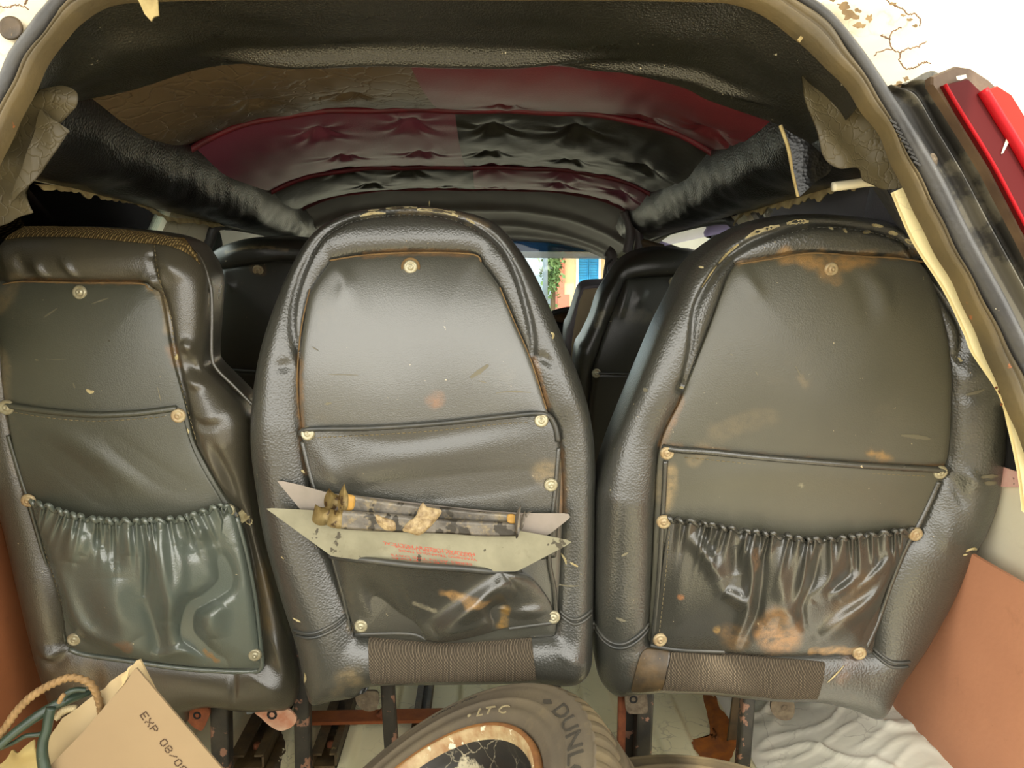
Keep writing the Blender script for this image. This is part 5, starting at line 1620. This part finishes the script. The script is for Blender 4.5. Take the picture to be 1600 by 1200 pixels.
h2 = s.patch('upper_pocket', [(340, 576), (400, 580), (480, 580), (560, 572)], [(338, 700), (400, 704), (480, 704), (574, 696)], [(340, 576), (338, 640), (338, 700)], [(560, 572), (568, 640), (574, 696)], M_BLACKSEAT, lambda P, U, W: s.Hp(P) + 0.004, nu=40, nv=30)
s.line('hem', [(340, 577), (400, 581), (480, 581), (560, 573)], 0.005, M_BLACKSEAT, 0.004, hf=s.Hp, parent=h2)
s.rivet((344, 580), False, 1.2, hadd=0.006, hf=s.Hp)

pl = seat_plane(0.42, 1.98, -0.2, R_(8), R_(0))
o_2r = [(899, 556), (912, 528), (926, 500), (939, 464), (957, 437), (975, 414), (998, 399), (1025, 392), (1052, 391), (1081, 393), (1101, 396), (1114, 404), (1126, 430), (1134, 480), (1138, 540), (1140, 620), (1138, 720), (1128, 790), (1040, 800), (930, 792), (908, 740), (896, 650)]
p_2r = [(980, 437), (980, 437), (1030, 434), (1070, 434), (1092, 438), (1092, 438), (1108, 500), (1114, 600), (1114, 760), (1114, 760), (1050, 770), (930, 762), (930, 762), (918, 680), (928, 583), (935, 556), (957, 495)]
s2 = Seat('second_row_seat', pl, o_2r, p_2r, 'black vinyl seat in the second row, steering wheel and driver seat just ahead', ROW2, M_BLACKSEAT, M_BLACKSEAT, HR=0.045, hp=0.030, n=220, K=30,
          folds=[([(982, 440), (975, 470), (966, 500)], 0.006, 6), ([(1010, 450), (990, 480)], 0.004, 8)], stains=[([(942, 490), (936, 510)], 6, 0.8, PALE), ([(965, 488), (1010, 496), (1034, 490)], 12, 0.35, (96, 90, 70)), ([(940, 650), (950, 690)], 10, 0.5, RUSTC)])
s = s2
s.rivet((1054, 441), False, 1.3, hf=s.Hp)
h2 = s.patch('upper_pocket', [(929, 582), (1000, 584), (1060, 586), (1110, 584)], [(919, 690), (1000, 692), (1060, 692), (1112, 690)], [(929, 582), (922, 640), (919, 690)], [(1110, 584), (1112, 640), (1112, 690)], M_BLACKSEAT, lambda P, U, W: s.Hp(P) + 0.004, nu=40, nv=30)
s.line('hem', [(929, 583), (1000, 585), (1060, 587), (1110, 585)], 0.004, M_BLACKSEAT, 0.004, hf=s.Hp, parent=h2)
s.rivet((932, 584), False, 1.2, hadd=0.006, hf=s.Hp)

# driver seat beyond
pl = seat_plane(0.40, 2.25, -0.2, R_(12), R_(0))
o_d = [(883, 526), (890, 505), (897, 486), (904, 466), (909, 455), (918, 449), (934, 447), (970, 446), (1000, 448), (1012, 456), (1018, 490), (1022, 540), (1024, 620), (1022, 680), (970, 690), (890, 682), (880, 620)]
p_d = [(903, 488), (911, 462), (920, 453), (970, 453), (998, 456), (1006, 472), (1012, 540), (1014, 660), (1014, 660), (960, 668), (908, 662), (908, 662), (894, 560)]
s2 = Seat('driver_seat', pl, o_d, p_d, 'tan fabric driver seat with dark bolsters before the steering wheel', None, M_DRIVERSIDE, M_DRIVER, HR=0.040, hp=0.036, bulge=0.006, n=180, K=26)


def seat_stand(s, legs, y, rod=0.012, top=0.30):
    for x, dx in legs:
        V, F = rbox((x + dx / 2, y, top / 2), (rod * 2, rod * 2, top), 0.004)
        sh = (V[:, 2] / top - 0.5) * dx
        V[:, 0] += sh
        mk('leg', V, F, M_STEELBLK, s.root, smooth=False)


# legs and torn brackets of the rear row
seat_stand(ls, [(-0.449, 0.008)], 1.235, 0.015, 0.27)
seat_stand(ls, [(-0.311, 0.004)], 1.235, 0.013, 0.27)
seat_stand(mid, [(-0.159, -0.010)], 1.24, 0.0115, 0.28)
seat_stand(mid, [(0.115, 0.006)], 1.24, 0.0115, 0.28)
seat_stand(rs, [(0.270, 0.004)], 1.225, 0.014, 0.27)
seat_stand(rs, [(0.446, 0.010)], 1.225, 0.011, 0.27)
V, F = rbox((0.470, 1.32, 0.14), (0.018, 0.006, 0.28), 0.002)
V[:, 0] -= 0.10 * (0.14 - V[:, 2]) * 0.8
mk('strap', V, F, M_RAIL, rs.root, smooth=False)
for x0_ in (-0.165, 0.230):
    pass


def tab(s, px, y, m, hole, name='bracket', d=0.005):
    c = at_y(spline(px, 48, True), y)
    V, F = slab(c, np.array([0, d, 0]))
    o = mk(name, V, F, m, s.root, smooth=False)
    hp_, r = hole
    cc = at_y([hp_], y)[0]
    hv, hf_ = lathe([(r * 2.1, 0.0), (r * 1.9, 0.0012), (r * 1.1, 0.0006), (r, -0.003), (0.0001, -0.003)], 18)
    hv = np.stack([hv[:, 0], -hv[:, 2], hv[:, 1]], 1) + cc
    mk('bolt_hole', hv, hf_, M_BLACK if r > 0.003 else M_TAB, o)  # black paints the shade inside the larger holes
    return o


tab(ls, [(297, 1108), (318, 1103), (328, 1112), (322, 1130), (313, 1142), (293, 1126)], 1.20, M_RUST, ((308, 1118), 0.0032))
tab(ls, [(400, 1112), (440, 1105), (462, 1120), (458, 1134), (440, 1142), (424, 1136), (408, 1122)], 1.19, M_PINKTAB, ((425, 1117), 0.0040))
V, F = tube(at_y(spline([(386, 1112), (410, 1106), (445, 1102)], 20), 1.185), 0.005, 8)
mk('bracket_trim', V, F, M_BLUECLOTH, ls.root)
tab(mid, [(558, 1084), (586, 1080), (592, 1090), (588, 1108), (572, 1111), (558, 1100)], 1.20, M_TAB, ((568, 1096), 0.0030))
tab(rs, [(980, 1082), (1008, 1084), (1012, 1110), (1006, 1115), (982, 1114), (977, 1098)], 1.19, M_TAB, ((990, 1093), 0.0034))
tab(rs, [(1208, 1094), (1236, 1094), (1242, 1108), (1236, 1124), (1218, 1124), (1206, 1112)], 1.19, M_TAB, ((1226, 1106), 0.0028))
V, F = rbox((0.236, 1.235, 0.12), (0.014, 0.012, 0.24), 0.003)
mk('rusty_bar', V, F, M_RUST, rs.root, smooth=False)
V, F = rbox((0.252, 1.245, 0.10), (0.030, 0.008, 0.20), 0.003)
mk('side_plate', V, F, M_STEELBLK, rs.root, smooth=False)

# ------------------------------------------------------------------ warning plates in the pocket of the middle seat


def text2d(body, m=None):
    cu = bpy.data.curves.new('lettering', 'FONT')
    cu.body = body
    cu.resolution_u = 2
    o = bpy.data.objects.new('lettering', cu)
    COL.objects.link(o)
    bpy.context.view_layer.update()
    me = bpy.data.meshes.new_from_object(o.evaluated_get(bpy.context.evaluated_depsgraph_get()))
    V = np.array([v.co[:] for v in me.vertices])[:, :2]
    F = [list(p.vertices) for p in me.polygons]
    bpy.data.objects.remove(o)
    bpy.data.curves.remove(cu)
    bpy.data.meshes.remove(me)
    V = V - V.min(0)
    return V / V[:, 0].max(), F            # unit length; height in the same units


MP = mid.pl


def plate_plane(h0, lean):
    O = MP.pt(MP.uv([(660, 850)]), h0)[0]
    return Plane(O, MP.eu, MP.ev * math.cos(lean) - MP.n * math.sin(lean))


pb, pf = plate_plane(0.062, R_(3)), plate_plane(0.080, R_(6))
wp1 = empty('warning_plate', pf.O.tolist(), 'grey metal warning plate with faded red lettering, nearer of the two in the pocket', 'warning plate')
wp2 = empty('warning_plate', pb.O.tolist(), 'pinkish plain metal warning plate tucked behind the lettered plate', 'warning plate')


def bent(pl_, px, m, name, parent, d=0.0016, wob=0.0):
    c = pl_.uv(spline(px, 120, True))
    h = wob * np.sin(c[:, 0] * 14)
    a, b = pl_.pt(c, h), pl_.pt(c, h - d)
    n = len(c)
    V = np.concatenate([a, b])
    F = [list(range(n)), list(range(2 * n - 1, n - 1, -1))] + [[i, i + n, (i + 1) % n + n, (i + 1) % n] for i in range(n)]
    if 0.5 * np.sum(c[:, 0] * np.roll(c[:, 1], -1) - np.roll(c[:, 0], -1) * c[:, 1]) < 0:
        F = [f[::-1] for f in F]
    return mk(name, V, F, m, parent, smooth=False)


D2 = lambda *p: [q for q in p for _ in (0, 1)]
plate = bent(pf, D2((416, 795), (424, 794)) + [(500, 798), (620, 806), (740, 820), (815, 830)] + D2((888, 844), (893, 847), (884, 853), (808, 893)) + [(730, 892), (640, 884), (570, 876)] + D2((518, 869)), M_PLATE, 'plate', wp1)
bent(pb, D2((433, 752), (437, 751)) + [(470, 758), (514, 770), (560, 775), (660, 787), (740, 796), (806, 801), (850, 802)] + D2((886, 802), (893, 806), (886, 813), (857, 836)) + [(760, 860), (640, 862), (520, 850)] + D2((470, 797)), M_PLATEPINK, 'plate', wp2)
# stands: folded strips with spring clips
fwd = lambda P, k: P + np.array([0, -1.0, 0]) * k


def strip(pl_, top, bot, m, parent, name, h, n=60, bulge=0.0):
    a, b = pl_.uv(spline(top, n)), pl_.uv(spline(bot, n))
    nv = 10
    t = np.linspace(0, 1, nv)[:, None, None]
    G = a[None] * (1 - t) + b[None] * t
    hh = h + bulge * np.sin(np.pi * t[:, :, 0]) + 0.0006 * np.sin(np.arange(n) * 0.8)[None] + 0 * t[:, :, 0]
    hh[0] -= 0.003
    hh[-1] = 0.0005
    P = pl_.pt(G.reshape(-1, 2), hh.ravel())
    P2 = pl_.pt(G.reshape(-1, 2), hh.ravel() - 0.0014)
    f = grid_faces(n, nv, flip=True)
    return mk(name, np.concatenate([P, P2]), f + [[i + n * nv for i in q[::-1]] for q in f], m, parent)


st1 = strip(pf, [(536, 796), (590, 800), (617, 802), (660, 807), (714, 811), (755, 813), (806, 815)], [(527, 825), (549, 828), (631, 832), (700, 834), (755, 838), (806, 838)], M_STAND, wp1, 'stand', 0.010)
st2 = strip(pb, [(540, 769), (604, 780), (659, 787), (700, 791), (741, 796), (806, 801)], [(536, 800), (604, 806), (659, 812), (700, 815), (741, 818), (808, 822)], M_STAND, wp2, 'stand', 0.012)


def clip(pl_, px, m, parent, st, h, out=0.022):
    """a bent spring tongue standing off the plate"""
    c = pl_.uv(spline(px, 40, True))
    x0c, x1c = c[:, 0].min(), c[:, 0].max()
    u = (c[:, 0] - x0c) / (x1c - x0c)
    hh = h + out * (1 - u)**1.5
    n = len(c)
    cen = np.append(c.mean(0), 0)
    P = pl_.pt(c, hh)
    Pc = pl_.pt(c.mean(0), h + out * 0.3)
    V = np.concatenate([P, Pc, pl_.pt(c, hh - 0.0014), pl_.pt(c.mean(0), h + out * 0.3 - 0.0014)])
    F = [[n, i, (i + 1) % n] for i in range(n)]
    F += [[q + n + 1 for q in f[::-1]] for f in F] + [[i, (i + 1) % n, (i + 1) % n + n + 1, i + n + 1] for i in range(n)]
    return mk('spring_clip', V, F, m, st)


M_CLIP = mat('rusty_clip', (140, 122, 78), (104, 86, 50), rough=0.5, scale=60, metal=0.4, bump=0.4, bscale=120, speck=0.45, speckcol=(70, 52, 28), spscale=60)
M_YEL = mat('yellow_tape', (176, 134, 56), (150, 116, 60), rough=0.6, scale=60)
clip(pf, D2((499, 783)) + [(506, 789), (520, 793), (518, 806), (516, 816), (505, 817), (496, 808), (497, 794)], M_CLIP, wp1, st1, 0.010)
clip(pf, D2((520, 792)) + [(528, 795), (537, 796), (537, 810), (536, 823), (526, 822), (516, 816), (518, 804)], M_CLIP, wp1, st1, 0.010, 0.012)
clip(pb, D2((520, 757)) + [(526, 766), (534, 773), (532, 785), (524, 793), (516, 784), (515, 770)], M_CLIP, wp2, st2, 0.016)
clip(pb, D2((542, 751)) + [(544, 762), (547, 771), (546, 790), (536, 795), (534, 778), (536, 764)], M_CLIP, wp2, st2, 0.016, 0.014)
clip(pf, D2((813, 787)) + [(812, 805), (811, 828), (806, 838), (804, 826), (804, 805), (808, 794)], M_STAND, wp1, st1, 0.014, 0.006)
clip(pb, D2((820, 794)) + [(819, 806), (817, 819), (812, 822), (813, 806)], M_STAND, wp2, st2, 0.014, 0.008)
clip(pb, D2((833, 795)) + [(826, 800), (822, 806), (820, 800), (826, 797)], M_STAND, wp2, st2, 0.010, 0.002)
for pl_, px, m, st, h in ((pb, [(536, 768), (548, 770), (557, 774), (555, 792), (546, 796), (537, 794)], M_YEL, st2, 0.0150), (pf, [(793, 802), (806, 803), (806, 815), (793, 814)], M_YEL, st1, 0.0125), (pf, [(588, 802), (600, 806), (618, 812), (619, 827), (602, 826), (590, 814)], M_GLUE, st1, 0.0125),
                          (pf, [(655, 793), (662, 783), (668, 790), (690, 795), (686, 806), (672, 822), (656, 834), (640, 830), (630, 826), (640, 812), (650, 805)], M_GLUE, st1, 0.0140)):
    c = pl_.uv(spline(px, 60, True))
    cen = c.mean(0)
    k = 6
    V, H = [], []
    for j in range(k + 1):
        q = cen + (c - cen) * (1 - j / (k + 0.5))
        V.append(q)
        H.append(h - 0.003 * (j == 0) + 0.0007 * wav(q, 300, 9))
    V, H = np.concatenate(V), np.concatenate(H)
    F = loop_faces(60, k + 1) + [[k * 60 + i for i in range(60)]]
    if 0.5 * np.sum(c[:, 0] * np.roll(c[:, 1], -1) - np.roll(c[:, 0], -1) * c[:, 1]) < 0:
        F = [f[::-1] for f in F]
    mk('tape_scrap' if m is M_YEL else 'dried_glue', pl_.pt(V, H), F, m, st)
# faded red lettering, upside down as the plate lies
parts = []
for body, a, b, hpx in (('MANUFACTURED BY MULTICAL', (741, 864), (598, 846), 4.6), ('SUPPLIED UNDER LICENCE', (738, 868), (616, 852), 3.2), ('WARNING TRIANGLES MADE', (744, 873), (622, 858), 3.6),
                        ('SERIES AS IN THE DAYS', (737, 880), (610, 865), 3.4), ('REFLECTIVE', (735, 884), (612, 870), 2.6)):
    V, F = text2d(body)
    V[:, 1] /= V[:, 1].max()
    A, B = pf.uv([a])[0], pf.uv([b])[0]
    dn = pf.uv([(a[0] + 1.2, a[1] + hpx)])[0] - A
    Q = A + V[:, :1] * (B - A) + V[:, 1:] * dn - 0 * dn
    parts.append((pf.pt(Q, 0.0006), F))
V, F = join(parts)
mk('red_lettering', V, F, M_REDINK, plate, smooth=False)

# ------------------------------------------------------------------ tyres
_a = np.array([-0.530, -0.029, 0.847])
_a /= np.linalg.norm(_a)
TS = 0.87
TC = CAM + TS * np.array([-0.085, 0.920, -0.713]) + np.array([0, 0, 0.004])
_e1 = np.array([0, -1.0, 0]) - _a * (-_a[1])
_e1 /= np.linalg.norm(_e1)
TPL = Plane(TC, _e1, np.cross(_a, _e1))


def tyre_mesh(n=384, R=0.2306, rb=0.161, wd=0.130, lugs=64):
    side = [(rb - 0.004, -0.014), (rb, -0.004), (rb + 0.004, 0.001), (rb + 0.010, 0.002), (rb + 0.012, 0.0042), (rb + 0.022, 0.0052), (rb + 0.024, 0.0040), (rb + 0.034, 0.0062), (rb + 0.036, 0.0078), (rb + 0.038, 0.0062), (rb + 0.050, 0.0056),
            (R - 0.012, 0.0038), (R - 0.004, 0.0012), (R - 0.002, 0.0022), (R, 0.0)]
    tread = [(R + 0.004, -0.004), (R + 0.0085, -0.012), (R + 0.0105, -0.022), (R + 0.011, -0.036), (R + 0.006, -0.038), (R + 0.006, -0.042), (R + 0.0115, -0.044), (R + 0.0115, -wd / 2 + 0.003), (R + 0.006, -wd / 2 + 0.002)]
    half = side + tread
    prof = half + [(r, -wd - h) for r, h in half[::-1]]
    V, F = lathe(prof, n)
    k = len(prof)
    V = V.reshape(k, n, 3)
    i = np.arange(n)
    per = n // lugs
    for j in range(k):
        r, h = prof[j]
        jj = j if j < len(half) else k - 1 - j
        if len(side) - 1 <= jj <= len(side) + 3:
            g = ((i + (0 if j < len(half) else 3)) % per < 2) * (0.0080 if jj >= len(side) else 0.002)
            V[j, :, :2] *= (1 - g / r)[:, None]
    return V.reshape(-1, 3), F, len(side), k, n


V, F, ns_, k_, n_ = tyre_mesh()
FT = [f for q, f in enumerate(F) if ns_ - 1 <= q // n_ < k_ - ns_]
FS = [f for q, f in enumerate(F) if not (ns_ - 1 <= q // n_ < k_ - ns_)]
ty = empty('tyre', TC.tolist(), 'large dusty tyre on a flaking steel rim, tilted up before the middle seat', 'tyre')
TM = TPL.M
body_t = mk('carcass', V, FS, M_TYRE, ty, TM)
mk('tread', V, FT, M_TYRETREAD, ty, TM)
rimp = [(0.1615, -0.004), (0.1600, 0.0035), (0.1570, 0.0055), (0.1535, 0.0040)]
V2, F2 = lathe(rimp, 128)
rim = mk('wheel_rim', *lathe([(0.1450, -0.010), (0.1420, -0.022), (0.1380, -0.034), (0.1280, -0.046), (0.1220, -0.047), (0.1160, -0.040), (0.1120, -0.026), (0.1080, -0.021), (0.1020, -0.020), (0.0960, -0.024), (0.0800, -0.030), (0.0560, -0.024), (0.0480, -0.022), (0.0430, -0.030), (0.0300, -0.032), (0.0290, -0.060)], 128), M_RIM, ty, TM)
mk('rusty_bead', V2, F2, M_RUSTLIP, rim, TM)
mk('flange', *lathe([(0.1540, 0.0042), (0.1515, 0.0046), (0.1490, 0.0010), (0.1465, -0.006), (0.1450, -0.010)], 128), M_RIMEDGE, rim, TM)
mk('raised_ring', *lathe([(0.1130, -0.0285), (0.1115, -0.0225), (0.1075, -0.0190), (0.1020, -0.0190), (0.0990, -0.0225)], 128), M_RIMEDGE, rim, TM)


def rt(px):
    u = TPL.uv([px])[0]
    return np.hypot(*u), math.atan2(u[1], u[0])


def ring_text(body, r0, ht, a0, a1, h, m, name, thick=0.0012, slant=0.0):
    V, F = text2d(body)
    V[:, 1] /= V[:, 1].max()
    r = r0 + V[:, 1] * ht
    th = a0 + (V[:, 0] + slant * V[:, 1]) * (a1 - a0)
    n = len(V)
    hs = np.interp(r, [0.161, 0.173, 0.183, 0.195, 0.199, 0.211, 0.2186, 0.2306], [0.0, 0.0042, 0.0052, 0.0062, 0.0062, 0.0056, 0.0038, 0.0])
    T = np.column_stack([r * np.cos(th), r * np.sin(th), hs + h])
    Bq = T.copy()
    Bq[:, 2] -= thick + 0.001
    from collections import Counter
    E = Counter(tuple(sorted((f[i], f[(i + 1) % len(f)]))) for f in F for i in range(len(f)))
    side = [[a, b, b + n, a + n] for (a, b), c in E.items() if c == 1]
    FF = [f for f in F] + side
    if (a1 - a0) < 0:
        FF = [f[::-1] for f in FF]
        FF = [f[::-1] for f in F] + side
    Fm = [f for f in F] if True else FF
    return mk(name, np.concatenate([T, Bq]), FF, m, body_t, TM, smooth=False)


rD, aD = rt((868, 1118))
rL, aL = rt((868, 1182))
r0, r1 = rt((867, 1128))[0], rt((891, 1122))[0]
span = (aL - aD)
while span > 0:
    span -= 2 * math.pi
while span < -math.pi:
    span += 2 * math.pi
ring_text('DUNLOP', 0.1985, 0.0185, aD, aD + 2.25 * span, 0.0016, M_TYRETEXT, 'raised_lettering', 0.0014)
a0, a1 = rt((677, 1133))[1], rt((742, 1104))[1]
ring_text('UTILITY  TYRE', 0.2140, 0.0062, a0, a1, 0.0008, M_TYRETEXT, 'small_lettering')
a0, a1 = rt((741, 1136))[1], rt((782, 1133))[1]
ring_text('LT C', 0.1735, 0.0125, a0, a1, 0.0010, M_TYREPALE, 'pale_lettering')
a0 = rt((730, 1137))[1]
u_ = np.array([math.cos(a0), math.sin(a0)]) * 0.179
V, F = lathe([(0.0001, 0.0066), (0.0022, 0.0066), (0.0028, 0.005)], 12)
mk('raised_dot', V + [u_[0], u_[1], 0], F, M_TYREPALE, body_t, TM)
rA, aA = rt((856, 1106))
q = [(0.0105, 0.001), (0.002, 0.0045), (-0.0095, 0.0), (-0.003, -0.0045)]
ca, sa = math.cos(aA), math.sin(aA)
Q = np.array([[(0.2050 + y) * ca + x * sa, (0.2050 + y) * sa - x * ca, 0.0072] for x, y in q])
V, F = slab(Q, np.array([0, 0, -0.003]))
mk('raised_mark', V, F, M_TYRETEXT, body_t, TM, smooth=False)

T2C = Vector((0.272, 0.862, 0.132))
ty2 = empty('tyre', T2C, 'second grimy tyre lying flat under the tilted tyre, only its far edge showing', 'tyre')
V, F, ns_, k_, n_ = tyre_mesh(lugs=48)
M2 = Matrix.Translation(T2C)
mk('carcass', V, [f for q, f in enumerate(F) if not (ns_ - 1 <= q // n_ < k_ - ns_)], M_TYRETREAD, ty2, M2)
mk('tread', V, [f for q, f in enumerate(F) if ns_ - 1 <= q // n_ < k_ - ns_], M_TYRETREAD, ty2, M2)
mk('wheel_rim', *lathe([(0.1615, -0.004), (0.1570, 0.0045), (0.1480, -0.004), (0.1400, -0.03), (0.1200, -0.05), (0.1000, -0.03), (0.0500, -0.03), (0.0300, -0.04)], 96), M_RIM, ty2, M2)

# ------------------------------------------------------------------ torn cardboard box with its contents
PBX = Plane(at_y([(214, 1043)], 0.90)[0], RT + np.array([0, 0.0, 0.0]), np.array([0.0, 0.22, 1.0]))
cA = PBX.uv([(212, 1043)])[0]
da = PBX.uv([(74, 1200)])[0] - cA
db = PBX.uv([(346, 1200)])[0] - cA
da, db = da / np.linalg.norm(da) * 0.235, db / np.linalg.norm(db) * 0.275
bx = empty('cardboard_box', PBX.pt(cA + 0.5 * da + db)[0].tolist(), 'torn cardboard box printed with an expiry date, propped in the corner', 'box')


def wallpoly(poly, h, m, name, d=-0.0035):
    V, F = slab(PBX.pt(np.array(poly), h), PBX.n * d)
    return mk(name, V, F, m, bx, smooth=False)


rim_px = [(213, 1044), (206, 1050), (197, 1067), (191, 1073), (180, 1086), (166, 1101), (150, 1120), (134, 1139), (117, 1157), (102, 1172), (88, 1187), (74, 1200)]
rimuv = [tuple(p) for p in PBX.uv(rim_px)]
front = wallpoly([tuple(cA + db), tuple(cA + db * 0.5)] + rimuv + [tuple(cA + da), tuple(cA + da + db)], 0.0, M_CARD, 'front_wall')
inn = PBX.uv([(203, 1039), (197, 1041), (189, 1052), (184, 1056), (170, 1064), (155, 1075), (146, 1086), (135, 1092), (115, 1107), (98, 1121), (79, 1133), (60, 1160), (40, 1210)])
wallpoly([tuple(p) for p in inn] + [tuple(cA + da + db * 0.9), tuple(cA + da * 0.3 + db * 0.95)], -0.025, M_CARDIN, 'inner_wall')
E1 = PBX.pt(np.array([cA, cA + db]), 0.0)
E2 = PBX.pt(np.array([cA + da * 0.3, cA + db + da * 0.3]), -0.025)
V, F = slab(np.array([E1[0], E1[1], E2[1], E2[0]]), np.array([0.0, 0, -0.0035]))
mk('side_wall', V, F, M_CARD, bx, smooth=False)
E1 = PBX.pt(np.array([cA + db, cA + db + da]), 0.0)
E2 = PBX.pt(np.array([cA + db * 0.95, cA + db * 0.95 + da]), -0.025)
V, F = slab(np.array([E1[0], E1[1], E2[1], E2[0]]), np.array([0.0, 0, 0.0035]))
mk('base_wall', V, F, M_CARD, bx, smooth=False)
tornr = PBX.uv(spline([(208, 1039), (202, 1047), (200, 1057), (193, 1070), (186, 1076), (192, 1068), (190, 1058), (197, 1051), (201, 1043)], 40, True))
wallpoly([tuple(p) for p in tornr], 0.0012, M_CARDIN, 'torn_ply', -0.001)
# dot matrix print
FONT5 = {'E': '11111 10000 10000 11110 10000 10000 11111', 'X': '10001 10001 01010 00100 01010 10001 10001', 'P': '11110 10001 10001 11110 10000 10000 10000',
         '0': '01110 10001 10001 10001 10001 10001 01110', '8': '01110 10001 10001 01110 10001 10001 01110', '/': '00000 00001 00010 00100 01000 10000 00000'}
o0 = np.array([219.5, 1118.0])
dx = np.array([279.5, 1191.0]) - np.array([224.0, 1113.5])
dx = dx / np.linalg.norm(dx)
dy = np.array([dx[1], -dx[0]])
parts = []
th = np.linspace(0, 2 * math.pi, 7)[:-1]
for i, ch in enumerate('EXP 08/08'):
    if ch == ' ':
        continue
    for r, row in enumerate(FONT5[ch].split()):
        for c_, bit in enumerate(row):
            if bit == '1':
                p = o0 + dx * (i * 12.9 + c_ * 2.0) + dy * ((6 - r) * 1.75)
                uv = PBX.uv([p])[0] + 0.00095 * np.stack([np.cos(th), np.sin(th)], 1)
                parts.append((PBX.pt(uv, 0.0005), [list(range(6))]))
V, F = join(parts)
mk('printed_date', V, F, M_INK, front, smooth=False)

PP = Plane(PBX.O - PBX.n * 0.012, PBX.eu, PBX.ev)
pp = empty('crumpled_paper', PP.pt(PP.uv([(30, 1190)]))[0].tolist(), 'crumpled yellow paper stuffed beside the green hose', 'paper')
sheet_px('paper_sheet', [(-30, 1215), (0, 1194), (10, 1183), (20, 1171), (27, 1174), (34, 1173), (44, 1163), (54, 1157), (60, 1180), (66, 1215), (60, 1260), (-10, 1270)], PP, M_PAPER, pp, lambda q: 0.004 * wav(q, 90, 9) + 0.002 * wav(q, 200, 9, 20))


def strand(name, pts, y, r, m, parent, k=8, n=70, twist=0, label=None):
    c = spline(pts, n)
    P = at_y(c, np.interp(np.linspace(0, 1, n), np.linspace(0, 1, len(y)), y))
    V, F = tube(P, np.interp(np.linspace(0, 1, n), np.linspace(0, 1, len(r)), r), k)
    if twist:
        V = V.reshape(n, k, 3)
        C0 = V.mean(1, keepdims=True)
        a = np.arange(n)[:, None] * twist + np.arange(k)[None] * 2 * math.pi / k
        V = (C0 + (V - C0) * (1 + 0.22 * np.cos(3 * a))[:, :, None]).reshape(-1, 3)
    return mk(name, V, F, m, parent, label=label)


rope = empty('rope', at_y([(108, 1060)], 0.90)[0].tolist(), 'twisted tan rope looping out of the cardboard box', 'rope')
strand('rope_loop', [(158, 1118), (156, 1100), (150, 1082), (140, 1067), (126, 1061), (108, 1059), (90, 1065), (68, 1076), (45, 1092), (25, 1113), (8, 1138), (-15, 1170)], [0.915, 0.90, 0.89, 0.88, 0.88], [0.0040, 0.0044, 0.0042], M_ROPE, rope, 14, 160, 0.35)
strand('rope_loop', [(120, 1107), (108, 1108), (96, 1113), (88, 1122)], [0.92, 0.92], [0.0042], M_WIRE, rope, 10, 60, 0.35, label='pale frayed rope end')
hose = empty('garden_hose', at_y([(70, 1112)], 0.88)[0].tolist(), 'dark green branching hose poking out beside the cardboard box', 'hose')
strand('hose_run', [(146, 1080), (128, 1086), (112, 1091), (94, 1098), (76, 1108), (55, 1121), (34, 1136), (14, 1152), (-20, 1182)], [0.93, 0.90, 0.885, 0.875, 0.865], [0.0030, 0.0060, 0.0062, 0.0056, 0.0050, 0.0048], M_HOSE, hose, 12)
strand('hose_run', [(80, 1106), (76, 1122), (73, 1140), (67, 1160), (66, 1180), (70, 1204), (76, 1240)], [0.88, 0.87, 0.865], [0.0058, 0.0056, 0.0062, 0.0070, 0.0074], M_HOSE, hose, 12)
strand('hose_run', [(72, 1144), (58, 1148), (40, 1150), (22, 1160), (0, 1170)], [0.885, 0.88], [0.0030, 0.0026], M_HOSE, hose, 8)
strand('hose_run', [(98, 1094), (104, 1084), (118, 1078), (134, 1078)], [0.895, 0.905], [0.0040, 0.0030], M_HOSE, hose, 8)
wire = empty('cable', at_y([(20, 1140)], 0.885)[0].tolist(), 'thin pale cable running alongside the green hose', 'cable')
strand('cable_run', [(60, 1122), (40, 1130), (20, 1143), (0, 1158), (-15, 1168)], [0.89, 0.88], [0.0015], M_WIRE, wire, 6)
strand('cable_run', [(92, 1098), (96, 1090), (100, 1085)], [0.885, 0.885], [0.0028], M_ROPE, wire, 6)

# ------------------------------------------------------------------ the open hatch door overhead
q = np.array([(-0.62, 0.80, Zr + 0.40), (0.52, 0.80, Zr + 0.40), (0.55, -0.30, Zr + 0.78), (-0.65, -0.30, Zr + 0.78)])
V, F = slab(q, np.array([0, 0.012, 0.035]))
hd = mk('door_1', V, F, M_ROOF, smooth=False, kind='structure')
q2 = q.mean(0) + (q - q.mean(0)) * 0.82 - np.array([0, 0.004, 0.010])
V, F = slab(q2, np.array([0, 0.003, 0.008]))
mk('hatch_lining', V, F, M_BLACKPAD, hd, smooth=False)
